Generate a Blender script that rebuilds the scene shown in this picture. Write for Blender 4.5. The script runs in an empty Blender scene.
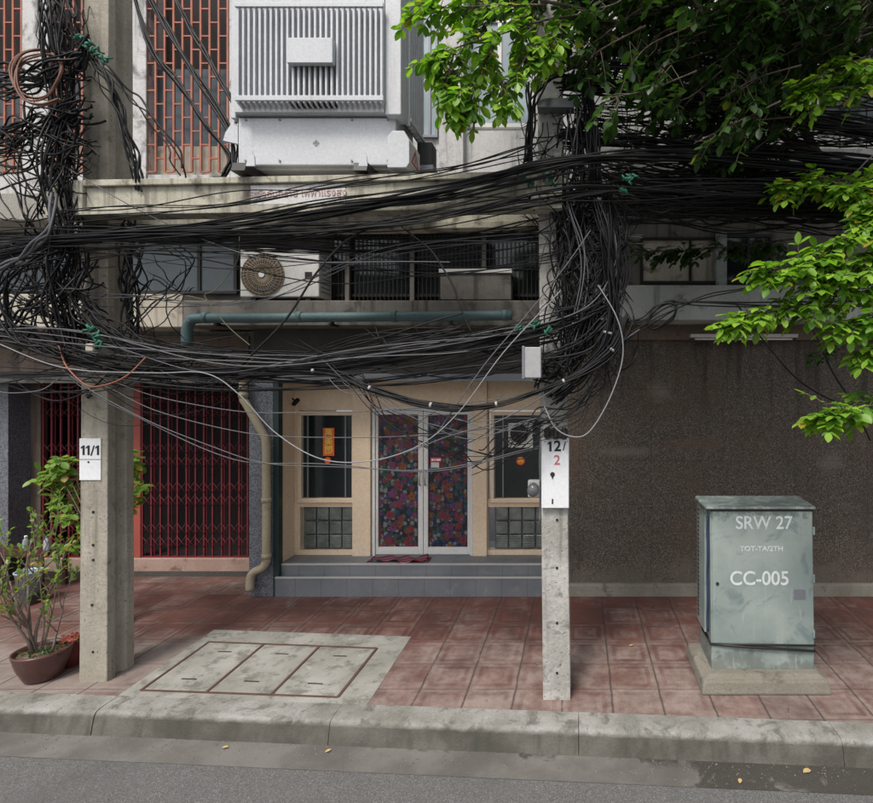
import bpy, bmesh, math, random
from mathutils import Vector, Matrix
random.seed(7)
R = math.radians
S = bpy.context.scene
C = S.collection
F, H, CU, CV = 530.0, 2.7, 579.0, 386.0      # focal length in photo px, eye height, principal point

# ------------------------------------------------------------------ camera
cam = bpy.data.cameras.new('camera'); co = bpy.data.objects.new('camera', cam); C.objects.link(co)
co.location = (0, 0, H); co.rotation_euler = (R(90), 0, 0)
cam.sensor_width = 36; cam.lens = 36 * F / 873
cam.shift_x = -(CU - 436.5) / 873; cam.shift_y = -(401.5 - CV) / 873
cam.clip_start = .05; cam.clip_end = 600
S.camera = co
# ------------------------------------------------------------------ sky, sun, exposure
SUN_EL, SUN_AZ = 58, 200        # soft sun from behind the camera, high
w = bpy.data.worlds.new('World'); S.world = w; w.use_nodes = True
wn = w.node_tree; wn.nodes.clear()
sky = wn.nodes.new('ShaderNodeTexSky'); sky.sky_type = 'NISHITA'; sky.sun_disc = False
sky.sun_elevation = R(SUN_EL); sky.sun_rotation = R(SUN_AZ)
sky.air_density = 1.0; sky.dust_density = 4.0; sky.ozone_density = 1.0
hs = wn.nodes.new('ShaderNodeHueSaturation'); hs.inputs['Saturation'].default_value = .35
bg = wn.nodes.new('ShaderNodeBackground'); bg.inputs['Strength'].default_value = .11
wo = wn.nodes.new('ShaderNodeOutputWorld')
wn.links.new(sky.outputs[0], hs.inputs['Color']); wn.links.new(hs.outputs[0], bg.inputs[0]); wn.links.new(bg.outputs[0], wo.inputs[0])
sl = bpy.data.lights.new('sun', 'SUN'); sl.energy = 1.5; sl.angle = R(14); sl.color = (1, .94, .86)
so = bpy.data.objects.new('sun', sl); C.objects.link(so)
az = R(SUN_AZ); el = R(SUN_EL)
sd = Vector((math.sin(az) * math.cos(el), math.cos(az) * math.cos(el), math.sin(el)))
so.rotation_euler = sd.to_track_quat('Z', 'Y').to_euler(); so.location = (0, -3, 12)
S.view_settings.view_transform = 'Standard'; S.view_settings.look = 'None'
S.view_settings.exposure = 0.82; S.view_settings.gamma = 1; S.view_settings.use_curve_mapping = False
S.cycles.max_bounces = 6; S.cycles.diffuse_bounces = 3; S.cycles.transparent_max_bounces = 6

# ------------------------------------------------------------------ helpers
def P(u, v, Y): return Vector(((u - CU) * Y / F, Y, H - (v - CV) * Y / F))
def px(u, Y): return (u - CU) * Y / F
def pz(v, Y): return H - (v - CV) * Y / F
def G(u, v, z=0):
    Y = F * (H - z) / (v - CV); return Vector(((u - CU) * Y / F, Y, z))
def kerbY(x): return 4.145 - .060 * x
def poleY(x): return 4.535 - .066 * x
U = random.uniform
def props(o, label=None, cat=None, group=None, kind=None):
    if label: o['label'] = label
    if cat: o['category'] = cat
    if group: o['group'] = group
    if kind: o['kind'] = kind
    return o
def thing(name, label, cat, loc=(0, 0, 0), group=None):
    o = bpy.data.objects.new(name, None); C.objects.link(o); o.location = loc; o.empty_display_size = .1
    return props(o, label, cat, group)
def origin(p):
    v = Vector((0, 0, 0))
    while p is not None: v += p.location; p = p.parent
    return v
class MB:
    def __init__(s): s.v = []; s.f = []; s.sm = []
    def add(s, vs, fs, smooth=False):
        n = len(s.v); s.v += [tuple(p) for p in vs]; s.f += [tuple(i + n for i in f) for f in fs]; s.sm += [smooth] * len(fs); return s
    def box(s, x0, x1, y0, y1, z0, z1):
        vs = [(x, y, z) for z in (z0, z1) for y in (y0, y1) for x in (x0, x1)]
        return s.add(vs, [(0, 2, 3, 1), (4, 5, 7, 6), (0, 1, 5, 4), (2, 6, 7, 3), (0, 4, 6, 2), (1, 3, 7, 5)])
    def hexa(s, b, t):      # bottom quad (ccw from above), top quad
        return s.add(list(b) + list(t), [(3, 2, 1, 0), (4, 5, 6, 7), (0, 1, 5, 4), (1, 2, 6, 5), (2, 3, 7, 6), (3, 0, 4, 7)])
    def quad(s, a, b, c, d): return s.add([a, b, c, d], [(0, 1, 2, 3)])
    def prism(s, pts, y0, y1):      # outline in x,z, counter-clockwise seen from -Y
        n = len(pts); vs = [(x, y0, z) for x, z in pts] + [(x, y1, z) for x, z in pts]
        fs = [tuple(range(n)), tuple(range(2 * n - 1, n - 1, -1))] + [(i, i + n, (i + 1) % n + n, (i + 1) % n) for i in range(n)]
        return s.add(vs, fs)
    def slab(s, pts, z0, z1):       # outline in x,y, ccw from above
        n = len(pts); vs = [(p[0], p[1], z0) for p in pts] + [(p[0], p[1], z1) for p in pts]
        fs = [tuple(range(n - 1, -1, -1)), tuple(range(n, 2 * n))] + [(i, (i + 1) % n, (i + 1) % n + n, i + n) for i in range(n)]
        return s.add(vs, fs)
    def tube(s, pts, r, n=6, cap=True):
        pts = [Vector(p) for p in pts]; m = len(pts)
        rr = r if isinstance(r, (list, tuple)) else [r] * m
        vs = []; prev = None
        for i in range(m):
            t = (pts[min(i + 1, m - 1)] - pts[max(i - 1, 0)])
            if t.length < 1e-7: t = Vector((0, 0, 1))
            t.normalize()
            if prev is None:
                a = Vector((0, 0, 1)) if abs(t.z) < .9 else Vector((1, 0, 0)); prev = t.cross(a).normalized()
            else:
                prev = prev - t * prev.dot(t)
                prev = prev.normalized() if prev.length > 1e-6 else t.orthogonal().normalized()
            b = t.cross(prev)
            for k in range(n):
                a = 2 * math.pi * k / n; vs.append(pts[i] + (prev * math.cos(a) + b * math.sin(a)) * rr[i])
        fs = [(i * n + k, i * n + (k + 1) % n, (i + 1) * n + (k + 1) % n, (i + 1) * n + k) for i in range(m - 1) for k in range(n)]
        if cap: fs += [tuple(range(n - 1, -1, -1)), tuple(range((m - 1) * n, m * n))]
        return s.add(vs, fs, True)
    def lathe(s, prof, cx, cy, n=32):
        vs = [(cx + r * math.cos(2 * math.pi * k / n), cy + r * math.sin(2 * math.pi * k / n), z) for r, z in prof for k in range(n)]
        fs = [(i * n + k, i * n + (k + 1) % n, (i + 1) * n + (k + 1) % n, (i + 1) * n + k) for i in range(len(prof) - 1) for k in range(n)]
        return s.add(vs, fs, True)
    def disc(s, c, r, y0, y1, n=28):
        return s.prism([(c[0] + r * math.cos(2 * math.pi * k / n), c[1] + r * math.sin(2 * math.pi * k / n)) for k in range(n)], y0, y1)
    def build(s, name, m, parent=None, bevel=0, seg=2):
        og = origin(parent) if parent is not None else Vector((0, 0, 0))
        if parent is None and s.v:
            xs = [p[0] for p in s.v]; ys = [p[1] for p in s.v]; zs = [p[2] for p in s.v]
            og = Vector(((min(xs) + max(xs)) / 2, (min(ys) + max(ys)) / 2, min(zs)))
        me = bpy.data.meshes.new(name); me.from_pydata([(a - og.x, b - og.y, c - og.z) for a, b, c in s.v], [], s.f)
        me.polygons.foreach_set('use_smooth', s.sm); me.update()
        o = bpy.data.objects.new(name, me); C.objects.link(o)
        if parent is not None: o.parent = parent
        else: o.location = og
        if m: me.materials.append(m)
        if bevel:
            b = o.modifiers.new('bevel', 'BEVEL'); b.width = bevel; b.segments = seg; b.limit_method = 'ANGLE'; b.angle_limit = R(40)
            b.use_clamp_overlap = True
        return o
def parts(mb, name, m, parent, bevel=0):
    """each connected piece of the builder becomes an object of its own"""
    par = list(range(len(mb.v)))
    def find(a):
        while par[a] != a: par[a] = par[par[a]]; a = par[a]
        return a
    for f in mb.f:
        for i in f[1:]: par[find(i)] = find(f[0])
    groups = {}
    for f, sm in zip(mb.f, mb.sm): groups.setdefault(find(f[0]), []).append((f, sm))
    out = []
    for fs in groups.values():
        ids = sorted({i for f, _ in fs for i in f}); mp = {i: k for k, i in enumerate(ids)}
        q = MB(); q.v = [mb.v[i] for i in ids]; q.f = [tuple(mp[i] for i in f) for f, _ in fs]; q.sm = [x for _, x in fs]
        out.append(q.build(name, m, parent, bevel))
    return out
def BX(*a): return MB().box(*a)
def catmull(pts, n=10):
    pts = [Vector(p) for p in pts]; q = [pts[0] * 2 - pts[1]] + pts + [pts[-1] * 2 - pts[-2]]; out = []
    for i in range(1, len(q) - 2):
        a, b, c, d = q[i - 1:i + 3]
        for k in range(n):
            t = k / n
            out.append(.5 * ((2 * b) + (c - a) * t + (2 * a - 5 * b + 4 * c - d) * t * t + (3 * b - a - 3 * c + d) * t ** 3))
    out.append(pts[-1]); return out
def text(body, name, m, parent, loc, size, depth=.0015, rot=(R(90), 0, 0), bold=0, sx=1, align='CENTER', tz=0):
    cu = bpy.data.curves.new(name, 'FONT'); cu.body = body; cu.size = size; cu.extrude = depth; cu.offset = bold
    cu.align_x = align; cu.align_y = 'CENTER'
    t = bpy.data.objects.new(name, cu); C.objects.link(t)
    bpy.context.view_layer.update()
    me = bpy.data.meshes.new_from_object(t.evaluated_get(bpy.context.evaluated_depsgraph_get()))
    bpy.data.objects.remove(t); bpy.data.curves.remove(cu)
    M = Matrix.Translation(Vector(loc)) @ Matrix.Rotation(rot[2], 4, 'Z') @ Matrix.Rotation(rot[0], 4, 'X') @ Matrix.Rotation(tz, 4, 'Z') @ Matrix.Diagonal((sx, 1, 1, 1))
    me.transform(Matrix.Translation(-origin(parent)) @ M)
    o = bpy.data.objects.new(name, me); C.objects.link(o); o.parent = parent
    me.materials.clear(); me.materials.append(m); return o

# ------------------------------------------------------------------ materials
class NB:
    def __init__(s, name):
        s.m = bpy.data.materials.new(name); s.m.use_nodes = True; s.t = s.m.node_tree; s.t.nodes.clear()
        s.geo = s.t.nodes.new('ShaderNodeNewGeometry'); s.pos = s.geo.outputs['Position']
    def n(s, typ, ins=None, **kw):
        d = s.t.nodes.new(typ)
        for k, v in kw.items(): setattr(d, k, v)
        for k, v in (ins or {}).items():
            i = d.inputs[k]
            if isinstance(v, bpy.types.NodeSocket): s.t.links.new(v, i)
            elif isinstance(v, (tuple, list)) and i.type == 'RGBA' and len(v) == 3: i.default_value = (*v, 1)
            else: i.default_value = v
        return d
    def noise(s, scale, detail=5, rough=.6, vec=None, dist=0):
        return s.n('ShaderNodeTexNoise', {'Vector': vec or s.pos, 'Scale': scale, 'Detail': detail, 'Roughness': rough, 'Distortion': dist}).outputs['Fac']
    def scaled(s, v, src=None): return s.n('ShaderNodeVectorMath', {0: src or s.pos, 1: v}, operation='MULTIPLY').outputs[0]
    def ramp(s, f, a, b, lo=0, hi=1):
        return s.n('ShaderNodeMapRange', {'Value': f, 'From Min': a, 'From Max': b, 'To Min': lo, 'To Max': hi}, interpolation_type='SMOOTHSTEP').outputs[0]
    def mix(s, f, a, b, mode='MIX'):
        d = s.t.nodes.new('ShaderNodeMix'); d.data_type = 'RGBA'; d.blend_type = mode
        for i, v in ((0, f), (6, a), (7, b)):
            if isinstance(v, bpy.types.NodeSocket): s.t.links.new(v, d.inputs[i])
            elif isinstance(v, (tuple, list)): d.inputs[i].default_value = (*v[:3], 1)
            else: d.inputs[i].default_value = v
        return d.outputs[2]
    def math(s, op, a, b=0, c=0):
        d = s.t.nodes.new('ShaderNodeMath'); d.operation = op
        for i, v in ((0, a), (1, b), (2, c)):
            if isinstance(v, bpy.types.NodeSocket): s.t.links.new(v, d.inputs[i])
            else: d.inputs[i].default_value = v
        return d.outputs[0]
    def done(s, col, rough=.8, bump=None, bs=.2, bd=.01, metal=0, spec=.4, **kw):
        b = s.n('ShaderNodeBsdfPrincipled', {'Base Color': col, 'Roughness': rough, 'Metallic': metal, 'Specular IOR Level': spec, **kw})
        if bump is not None:
            s.t.links.new(s.n('ShaderNodeBump', {'Height': bump, 'Strength': bs, 'Distance': bd}).outputs[0], b.inputs['Normal'])
        o = s.t.nodes.new('ShaderNodeOutputMaterial'); s.t.links.new(b.outputs[0], o.inputs[0]); return s.m
def dirty(name, c1, c2, sc=2.5, rough=.8, stain=None, streak=None, speck=None, grain=60, bs=.25, bd=.01, metal=0, spec=.35):
    """two tones, blotchy stain (colour, low edge, scale), run-down streaks (colour, low edge), specks (colour, edge, scale)"""
    b = NB(name); col = b.mix(b.ramp(b.noise(sc), .3, .7), c1, c2)
    if stain: col = b.mix(b.ramp(b.noise(stain[2], 8, .65, dist=.4), stain[1], stain[1] + .16, 0, .85), col, stain[0])
    if streak: col = b.mix(b.ramp(b.noise(1, 6, .6, b.scaled((9, 9, .55))), streak[1], streak[1] + .2, 0, .8), col, streak[0])
    g = b.noise(grain, 4, .7)
    if speck: col = b.mix(b.ramp(b.noise(speck[2], 2, .5), speck[1], speck[1] + .06), col, speck[0])
    col = b.mix(b.ramp(g, .25, .75, .0, .3), col, (c1[0] * .45, c1[1] * .45, c1[2] * .45))
    return b.done(col, b.ramp(g, .2, .8, rough - .08, min(1, rough + .1)), g, bs, bd, metal, spec)
def flat(name, c, rough=.6, metal=0, spec=.4): 
    b = NB(name); g = b.noise(35, 4)
    return b.done(b.mix(b.ramp(g, .3, .7, 0, .25), c, tuple(x * .6 for x in c)), rough, g, .05, .004, metal, spec)

M = {}
M['concrete'] = dirty('concrete', (.30, .285, .25), (.38, .365, .33), 2, .9, ((.10, .095, .08), .60, 3), ((.12, .11, .09), .60), None, 45, .5, .012)
M['pole_concrete'] = dirty('pole_concrete', (.30, .275, .225), (.40, .37, .31), 2.2, .9, ((.15, .14, .11), .55, 5), ((.15, .135, .105), .52), ((.09, .08, .07), .66, 60), 30, .6, .010)
M['pole_concrete_grey'] = dirty('pole_concrete_grey', (.33, .32, .29), (.52, .51, .48), 3, .9, ((.14, .13, .12), .54, 6), ((.17, .16, .14), .52), ((.08, .08, .07), .66, 55), 30, .7, .012)
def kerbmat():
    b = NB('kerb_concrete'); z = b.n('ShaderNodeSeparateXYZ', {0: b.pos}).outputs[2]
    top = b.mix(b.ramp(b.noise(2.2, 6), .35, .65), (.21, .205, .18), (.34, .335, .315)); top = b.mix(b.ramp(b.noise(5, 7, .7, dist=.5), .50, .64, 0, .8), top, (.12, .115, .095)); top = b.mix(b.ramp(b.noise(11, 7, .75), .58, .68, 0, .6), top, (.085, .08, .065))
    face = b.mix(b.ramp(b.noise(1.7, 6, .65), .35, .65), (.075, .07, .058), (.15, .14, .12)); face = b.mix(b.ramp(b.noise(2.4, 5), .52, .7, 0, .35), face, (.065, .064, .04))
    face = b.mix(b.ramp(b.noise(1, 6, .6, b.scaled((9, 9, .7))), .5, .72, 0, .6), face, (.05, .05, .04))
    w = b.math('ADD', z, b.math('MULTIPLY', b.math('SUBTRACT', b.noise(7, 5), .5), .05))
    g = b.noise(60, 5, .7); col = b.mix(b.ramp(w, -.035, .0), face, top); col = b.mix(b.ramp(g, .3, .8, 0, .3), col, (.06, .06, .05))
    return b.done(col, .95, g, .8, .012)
M['kerb'] = kerbmat()
def guttermat():
    b = NB('gutter_concrete'); x = b.n('ShaderNodeSeparateXYZ', {0: b.pos})
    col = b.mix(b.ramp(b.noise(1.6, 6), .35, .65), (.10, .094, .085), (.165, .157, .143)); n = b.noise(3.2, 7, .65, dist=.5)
    dark_mask = b.math('ADD', n, b.ramp(x.outputs[0], -.4, 1.6, -.12, .22)); kn = b.math('SUBTRACT', x.outputs[1], b.math('SUBTRACT', 4.145, b.math('MULTIPLY', x.outputs[0], .06)))  # darker blotches, denser to the right and next to the kerb
    dark_mask = b.math('ADD', dark_mask, b.ramp(kn, -.22, -.04, -.06, .12)); dark_f = b.ramp(dark_mask, .56, .66)
    col = b.mix(b.math('MULTIPLY', dark_f, .85), col, (.04, .036, .03)); g = b.noise(80, 5, .7)
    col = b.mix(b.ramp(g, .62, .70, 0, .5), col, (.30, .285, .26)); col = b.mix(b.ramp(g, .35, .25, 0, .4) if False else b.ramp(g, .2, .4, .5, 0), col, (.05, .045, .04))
    return b.done(col, b.ramp(dark_f, 0, 1, .95, .6), g, .6, .012)
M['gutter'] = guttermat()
M['gutter_old'] = dirty('gutter_concrete', (.13, .122, .11), (.19, .18, .165), 1.2, .95, ((.05, .045, .038), .50, 1.3), None, ((.3, .29, .26), .72, 90), 70, .6, .015)
M['beam'] = dirty('beam_concrete', (.38, .36, .29), (.52, .50, .41), 1.8, .9, ((.09, .085, .065), .53, 4.5), ((.10, .09, .07), .46), None, 40, .4, .01)
M['plaster'] = dirty('white_plaster', (.56, .555, .55), (.66, .655, .65), 1.2, .9, ((.09, .09, .085), .55, 3.6), ((.16, .16, .155), .53), None, 30, .25, .006)
M['cream'] = dirty('cream_plaster', (.40, .365, .30), (.50, .46, .385), 1.5, .9, ((.14, .11, .085), .54, 4), ((.17, .145, .11), .51), None, 30, .3, .006)
M['plinthpink'] = dirty('pinkish_plinth', (.30, .20, .165), (.36, .26, .215), 2.5, .85, ((.12, .07, .06), .55, 4), None, None, 30, .3, .006)
M['stained'] = dirty('stained_plaster', (.50, .495, .49), (.60, .595, .59), 1.4, .9, ((.08, .08, .078), .50, 3.6), ((.14, .14, .135), .49), None, 30, .3, .008)
M['slab'] = dirty('slab_paint', (.36, .38, .365), (.47, .49, .475), 1.5, .9, ((.05, .055, .05), .53, 3.8), ((.12, .13, .12), .57), None, 30, .3, .006)
M['greyplaster'] = dirty('grey_plaster', (.13, .123, .112), (.20, .19, .17), 1.7, .9, ((.045, .042, .038), .52, 3), ((.05, .046, .04), .49), None, 30, .3, .006)
M['brownbeam'] = dirty('brown_plaster', (.115, .085, .068), (.17, .13, .105), 1.7, .9, ((.05, .04, .035), .55, 3), ((.06, .05, .04), .52), None, 30, .3, .006)
M['tan'] = dirty('tan_paint', (.74, .575, .41), (.79, .63, .465), 1, .75, None, ((.40, .29, .18), .64), None, 30, .1, .004)
M['darkpanel'] = dirty('dark_panel', (.05, .047, .042), (.075, .07, .062), 1.4, .7, ((.035, .032, .03), .55, 2), None, None, 30, .2, .004)
M['metalgrey'] = flat('grey_metal', (.20, .21, .23), .45, .3)
M['whitepaint'] = dirty('white_frame_paint', (.66, .65, .63), (.72, .71, .69), 2, .5, None, ((.42, .40, .37), .66), None, 40, .05, .002)
M['black'] = flat('black_rubber', (.008, .008, .009), .5, 0, .25)
M['blackb'] = flat('dusty_black_rubber', (.018, .018, .02), .6, 0, .25)
M['greycable'] = flat('grey_cable', (.11, .11, .12), .55, 0, .3)
M['lightcable'] = flat('light_cable', (.24, .24, .25), .55)
M['moss'] = flat('mossy_cord', (.10, .11, .065), .9)
M['coppercable'] = flat('copper_brown_cable', (.16, .075, .05), .6)
M['orangecable'] = flat('orange_cable', (.24, .085, .045), .6)
M['greentie'] = flat('green_tape', (.02, .13, .08), .5)
M['tie'] = flat('white_tie', (.34, .34, .34), .6)
M['transformer'] = dirty('transformer_paint', (.50, .515, .54), (.57, .585, .61), 2, .45, ((.30, .26, .21), .64, 6), ((.34, .32, .30), .58), None, 40, .05, .003, 0, .5)
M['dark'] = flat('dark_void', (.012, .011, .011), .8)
M['darkmetal'] = flat('dark_metal', (.035, .033, .032), .5, .4)
M['rust'] = dirty('rusty_steel', (.08, .045, .035), (.13, .075, .055), 6, .9)
M['gate'] = dirty('maroon_gate_paint', (.155, .017, .026), (.11, .014, .021), 2, .5, ((.06, .012, .012), .58, 8), None, None, 50, .1, .002)
M['gatepost'] = dirty('salmon_gate_post', (.33, .075, .055), (.27, .06, .045), 2, .55, None, ((.2, .05, .04), .58), None, 50, .1, .002)
M['grille'] = dirty('terracotta_grille_paint', (.42, .155, .105), (.33, .12, .08), 4, .6, ((.15, .06, .04), .6, 9), None, None, 50, .1, .002)
M['pipeblue'] = dirty('teal_pipe', (.07, .125, .135), (.10, .165, .17), 3, .55, ((.05, .06, .055), .58, 6), None, None, 40, .1, .003)
M['pipebeige'] = dirty('beige_pipe', (.33, .28, .19), (.40, .35, .25), 3, .6, ((.16, .13, .09), .6, 6), None, None, 40, .1, .003)
M['acwhite'] = dirty('ac_casing', (.55, .55, .53), (.62, .62, .60), 3, .5, ((.25, .23, .2), .64, 5), ((.28, .26, .22), .62), None, 40, .05, .002)
M['green_metal'] = flat('dark_green_metal', (.03, .055, .055), .4, .3)
M['boxgrey'] = flat('box_grey_paint', (.36, .36, .36), .5)
M['handle'] = flat('steel_handle', (.45, .43, .38), .3, .9)
M['red'] = flat('sign_red', (.50, .03, .04), .5)
M['white'] = flat('sign_white', (.74, .75, .77), .5)
M['ink'] = flat('black_ink', (.02, .02, .022), .7)
M['redink'] = flat('faded_red_ink', (.5, .13, .14), .7)
M['fadedred'] = flat('faded_red_paint', (.42, .27, .23), .9)
M['orange'] = flat('banner_orange', (.75, .12, .025), .45)
M['gold'] = flat('banner_gold', (.70, .58, .10), .45)
M['stencil'] = dirty('stencil_paint', (.56, .60, .60), (.66, .70, .70), 9, .8, ((.26, .31, .30), .56, 34))
M['pot'] = dirty('glazed_brown_pot', (.075, .03, .028), (.11, .045, .038), 4, .3, None, ((.15, .09, .08), .62), None, 40, .1, .003, 0, .6)
M['pot2'] = dirty('glazed_red_pot', (.13, .02, .02), (.17, .035, .03), 4, .35)
M['grit'] = dirty('grit', (.10, .09, .075), (.28, .26, .23), 40, .95)
M['soil'] = dirty('soil', (.13, .095, .06), (.2, .15, .10), 18, .95, None, None, ((.35, .28, .18), .6, 50), 80, 1, .02)
M['bark'] = dirty('bark', (.10, .075, .058), (.17, .135, .11), 7, .9, None, ((.05, .04, .03), .5), None, 60, .8, .012)
M['stem'] = dirty('shrub_stem', (.17, .13, .105), (.24, .19, .16), 9, .9)
M['flowerred'] = flat('red_petals', (.48, .12, .09), .6)
M['blue'] = flat('blue_plastic', (.03, .05, .30), .4)
M['cableblue'] = flat('dusty_blue_cable', (.02, .04, .09), .6)
M['oldconcrete'] = dirty('old_base_concrete', (.19, .175, .14), (.27, .255, .22), 2.5, .9, ((.08, .075, .055), .52, 5), None, None, 50, .6, .012)
M['brownwood'] = dirty('dark_red_wood', (.07, .022, .02), (.045, .018, .016), 4, .5)
M['lightfix'] = flat('lamp_housing', (.42, .41, .40), .5)
M['blackmesh'] = flat('black_vent', (.015, .015, .016), .6)

def granite(name, c1, c2, c3, sc):
    b = NB(name); v = b.n('ShaderNodeTexVoronoi', {'Vector': b.pos, 'Scale': sc}).outputs['Color']
    s = b.n('ShaderNodeSeparateColor', {0: v}); f = s.outputs[0]
    col = b.mix(b.ramp(f, .45, .55), c1, c2); col = b.mix(b.ramp(s.outputs[1], .72, .76), col, c3)
    col = b.mix(b.ramp(b.noise(1.4), .35, .7, 0, .35), col, tuple(x * .5 for x in c1))
    return b.done(col, .35, spec=.5)
M['granite'] = granite('grey_granite', (.125, .135, .155), (.20, .21, .235), (.055, .06, .08), 95)
def aggregate():
    b = NB('pebble_dash_aggregate')
    v = b.n('ShaderNodeTexVoronoi', {'Vector': b.pos, 'Scale': 105.0}); s = b.n('ShaderNodeSeparateColor', {0: v.outputs['Color']})
    col = b.mix(b.ramp(s.outputs[0], .3, .9), (.058, .048, .039), (.13, .108, .088))
    col = b.mix(b.ramp(s.outputs[1], .88, .92), col, (.21, .19, .165))
    col = b.mix(b.ramp(b.noise(1.1, 4), .45, .75, 0, .6), col, (.105, .07, .045))
    col = b.mix(b.ramp(b.noise(1.7, 6, .6, b.scaled((1, 1, .5))), .52, .72, 0, .5), col, (.05, .044, .04))
    col = b.mix(b.ramp(b.noise(2.3, 5, .5, b.scaled((.8, 1, 3.2)), .3), .66, .76, 0, .35), col, (.20, .18, .155))
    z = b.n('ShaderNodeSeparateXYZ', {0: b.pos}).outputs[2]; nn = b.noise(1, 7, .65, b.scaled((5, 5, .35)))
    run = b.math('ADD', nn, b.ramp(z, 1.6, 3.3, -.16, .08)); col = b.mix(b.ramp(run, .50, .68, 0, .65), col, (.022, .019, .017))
    spl = b.math('ADD', b.noise(4, 6), b.ramp(z, .15, .8, .2, -.2)); col = b.mix(b.ramp(spl, .52, .72, 0, .6), col, (.135, .115, .095))
    for sd, px_, pz_, rx, rz in ((1, 3.25, 1.72, .20, .15), (2, 1.05, 2.62, .2, .16), (3, 1.5, 1.95, .55, .10), (4, .62, 1.85, .5, .08), (5, 3.6, 2.35, .5, .14)):
        d_ = b.n('ShaderNodeVectorMath', {0: b.n('ShaderNodeVectorMath', {0: b.n('ShaderNodeVectorMath', {0: b.pos, 1: (px_, 0, pz_)}, operation='SUBTRACT').outputs[0], 1: (1 / rx, 0, 1 / rz)}, operation='MULTIPLY').outputs[0]}, operation='LENGTH').outputs['Value']
        f_ = b.math('ADD', d_, b.math('MULTIPLY', b.noise(6 + sd, 6, .7), 1.2)); col = b.mix(b.ramp(f_, .8, 1.7, .5, 0), col, (.20, .175, .15) if sd != 3 else (.14, .085, .055))
    # faint joints
    x = b.n('ShaderNodeSeparateXYZ', {0: b.pos})
    fx = b.math('ABSOLUTE', b.math('SUBTRACT', b.math('FRACT', b.math('DIVIDE', x.outputs[0], .93)), .5))
    fz = b.math('ABSOLUTE', b.math('SUBTRACT', b.math('FRACT', b.math('DIVIDE', b.math('ADD', x.outputs[2], .1), .92)), .5))
    j = b.ramp(b.math('MAXIMUM', fx, fz), .494, .497, 0, .4)
    col = b.mix(j, col, (.03, .025, .02))
    return b.done(col, .75, v.outputs['Distance'], .6, .006, spec=.3)
M['aggregate'] = aggregate()
def paving():
    b = NB('red_paving_tiles'); x = b.n('ShaderNodeSeparateXYZ', {0: b.pos})
    wob = b.math('MULTIPLY', b.math('SUBTRACT', b.noise(3.5, 3), .5), .03)
    X = b.math('ADD', x.outputs[0], wob); Y = b.math('ADD', x.outputs[1], wob)
    gx = b.math('DIVIDE', b.math('SUBTRACT', X, .286), .425); gy = b.math('DIVIDE', b.math('SUBTRACT', Y, 4.29), .43)
    fx = b.math('ABSOLUTE', b.math('SUBTRACT', b.math('FRACT', gx), .5)); fy = b.math('ABSOLUTE', b.math('SUBTRACT', b.math('FRACT', gy), .5))
    cell = b.n('ShaderNodeCombineXYZ', {0: b.math('FLOOR', gx), 1: b.math('FLOOR', gy)}).outputs[0]
    rnd = b.n('ShaderNodeTexWhiteNoise', {'Vector': cell}, noise_dimensions='2D').outputs['Value']
    d = b.math('MAXIMUM', fx, fy)
    ring = b.math('MULTIPLY', b.ramp(d, .27, .31), b.ramp(d, .37, .41, 1, 0))
    inner = b.math('MULTIPLY', b.ramp(d, .12, .15), b.ramp(d, .17, .20, 1, 0))
    ring = b.math('ADD', ring, b.math('MULTIPLY', inner, .35))
    n1 = b.noise(.9, 5, .6); n2 = b.noise(5, 6, .7)
    front = b.ramp(Y, 4.9, 6.3, 1, 0)                       # footfall and kerb dust in front, facade shade painted into the rear
    left = b.ramp(X, -3.4, -2.2, 1, 0)
    wear_shade = b.math('ADD', b.math('MULTIPLY', front, .50), b.math('MULTIPLY', b.math('SUBTRACT', n1, .5), 1.3))
    wear_shade = b.math('ADD', wear_shade, b.math('MULTIPLY', b.math('SUBTRACT', n2, .5), .9))
    wear_shade = b.math('ADD', wear_shade, b.math('MULTIPLY', b.math('SUBTRACT', rnd, .5), .30))
    wear_shade = b.math('ADD', wear_shade, b.math('MULTIPLY', b.math('MULTIPLY', left, b.ramp(Y, 5.2, 6.2, 1, 0)), .35))
    wear_shade = b.math('SUBTRACT', wear_shade, b.math('MULTIPLY', ring, b.ramp(b.noise(1.1, 5), .35, .65, .04, .30)))
    wear_shade = b.math('ADD', wear_shade, .22)
    red = b.mix(b.ramp(b.noise(2.2, 4), .3, .7), (.13, .048, .037), (.082, .037, .031))
    dust = b.mix(b.ramp(n2, .3, .7), (.185, .135, .117), (.30, .235, .21))
    dust = b.mix(b.math('MULTIPLY', left, .45), dust, (.22, .20, .18))
    col = b.mix(b.ramp(wear_shade, .0, 1.0), red, dust)
    col = b.mix(b.ramp(b.noise(.75, 5, .6, dist=.6), .54, .72, 0, .6), col, (.08, .056, .05))
    cr = b.n('ShaderNodeTexVoronoi', {'Vector': b.n('ShaderNodeVectorMath', {0: b.pos, 1: b.n('ShaderNodeTexNoise', {'Vector': b.pos, 'Scale': 4.0, 'Detail': 5.0}).outputs['Color']}, operation='ADD').outputs[0], 'Scale': 1.1}, feature='DISTANCE_TO_EDGE').outputs['Distance']
    col = b.mix(b.math('MULTIPLY', b.ramp(cr, .003, .009, .7, 0), b.ramp(b.noise(.9, 2), .52, .58)), col, (.03, .024, .022))
    col = b.mix(b.ramp(b.noise(4, 8, .7, dist=.6), .60, .68, 0, .5), col, (.09, .07, .062))
    col = b.mix(b.ramp(b.noise(1.9, 6, .6, dist=.3), .60, .74, 0, .45), col, (.30, .265, .245))
    jx = b.ramp(fx, .474, .485); jy = b.ramp(fy, .480, .491, 0, .7)
    j = b.math('MAXIMUM', jx, jy)
    j = b.math('MULTIPLY', j, b.ramp(b.noise(6, 3), .25, .5, .3, 1))
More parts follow.
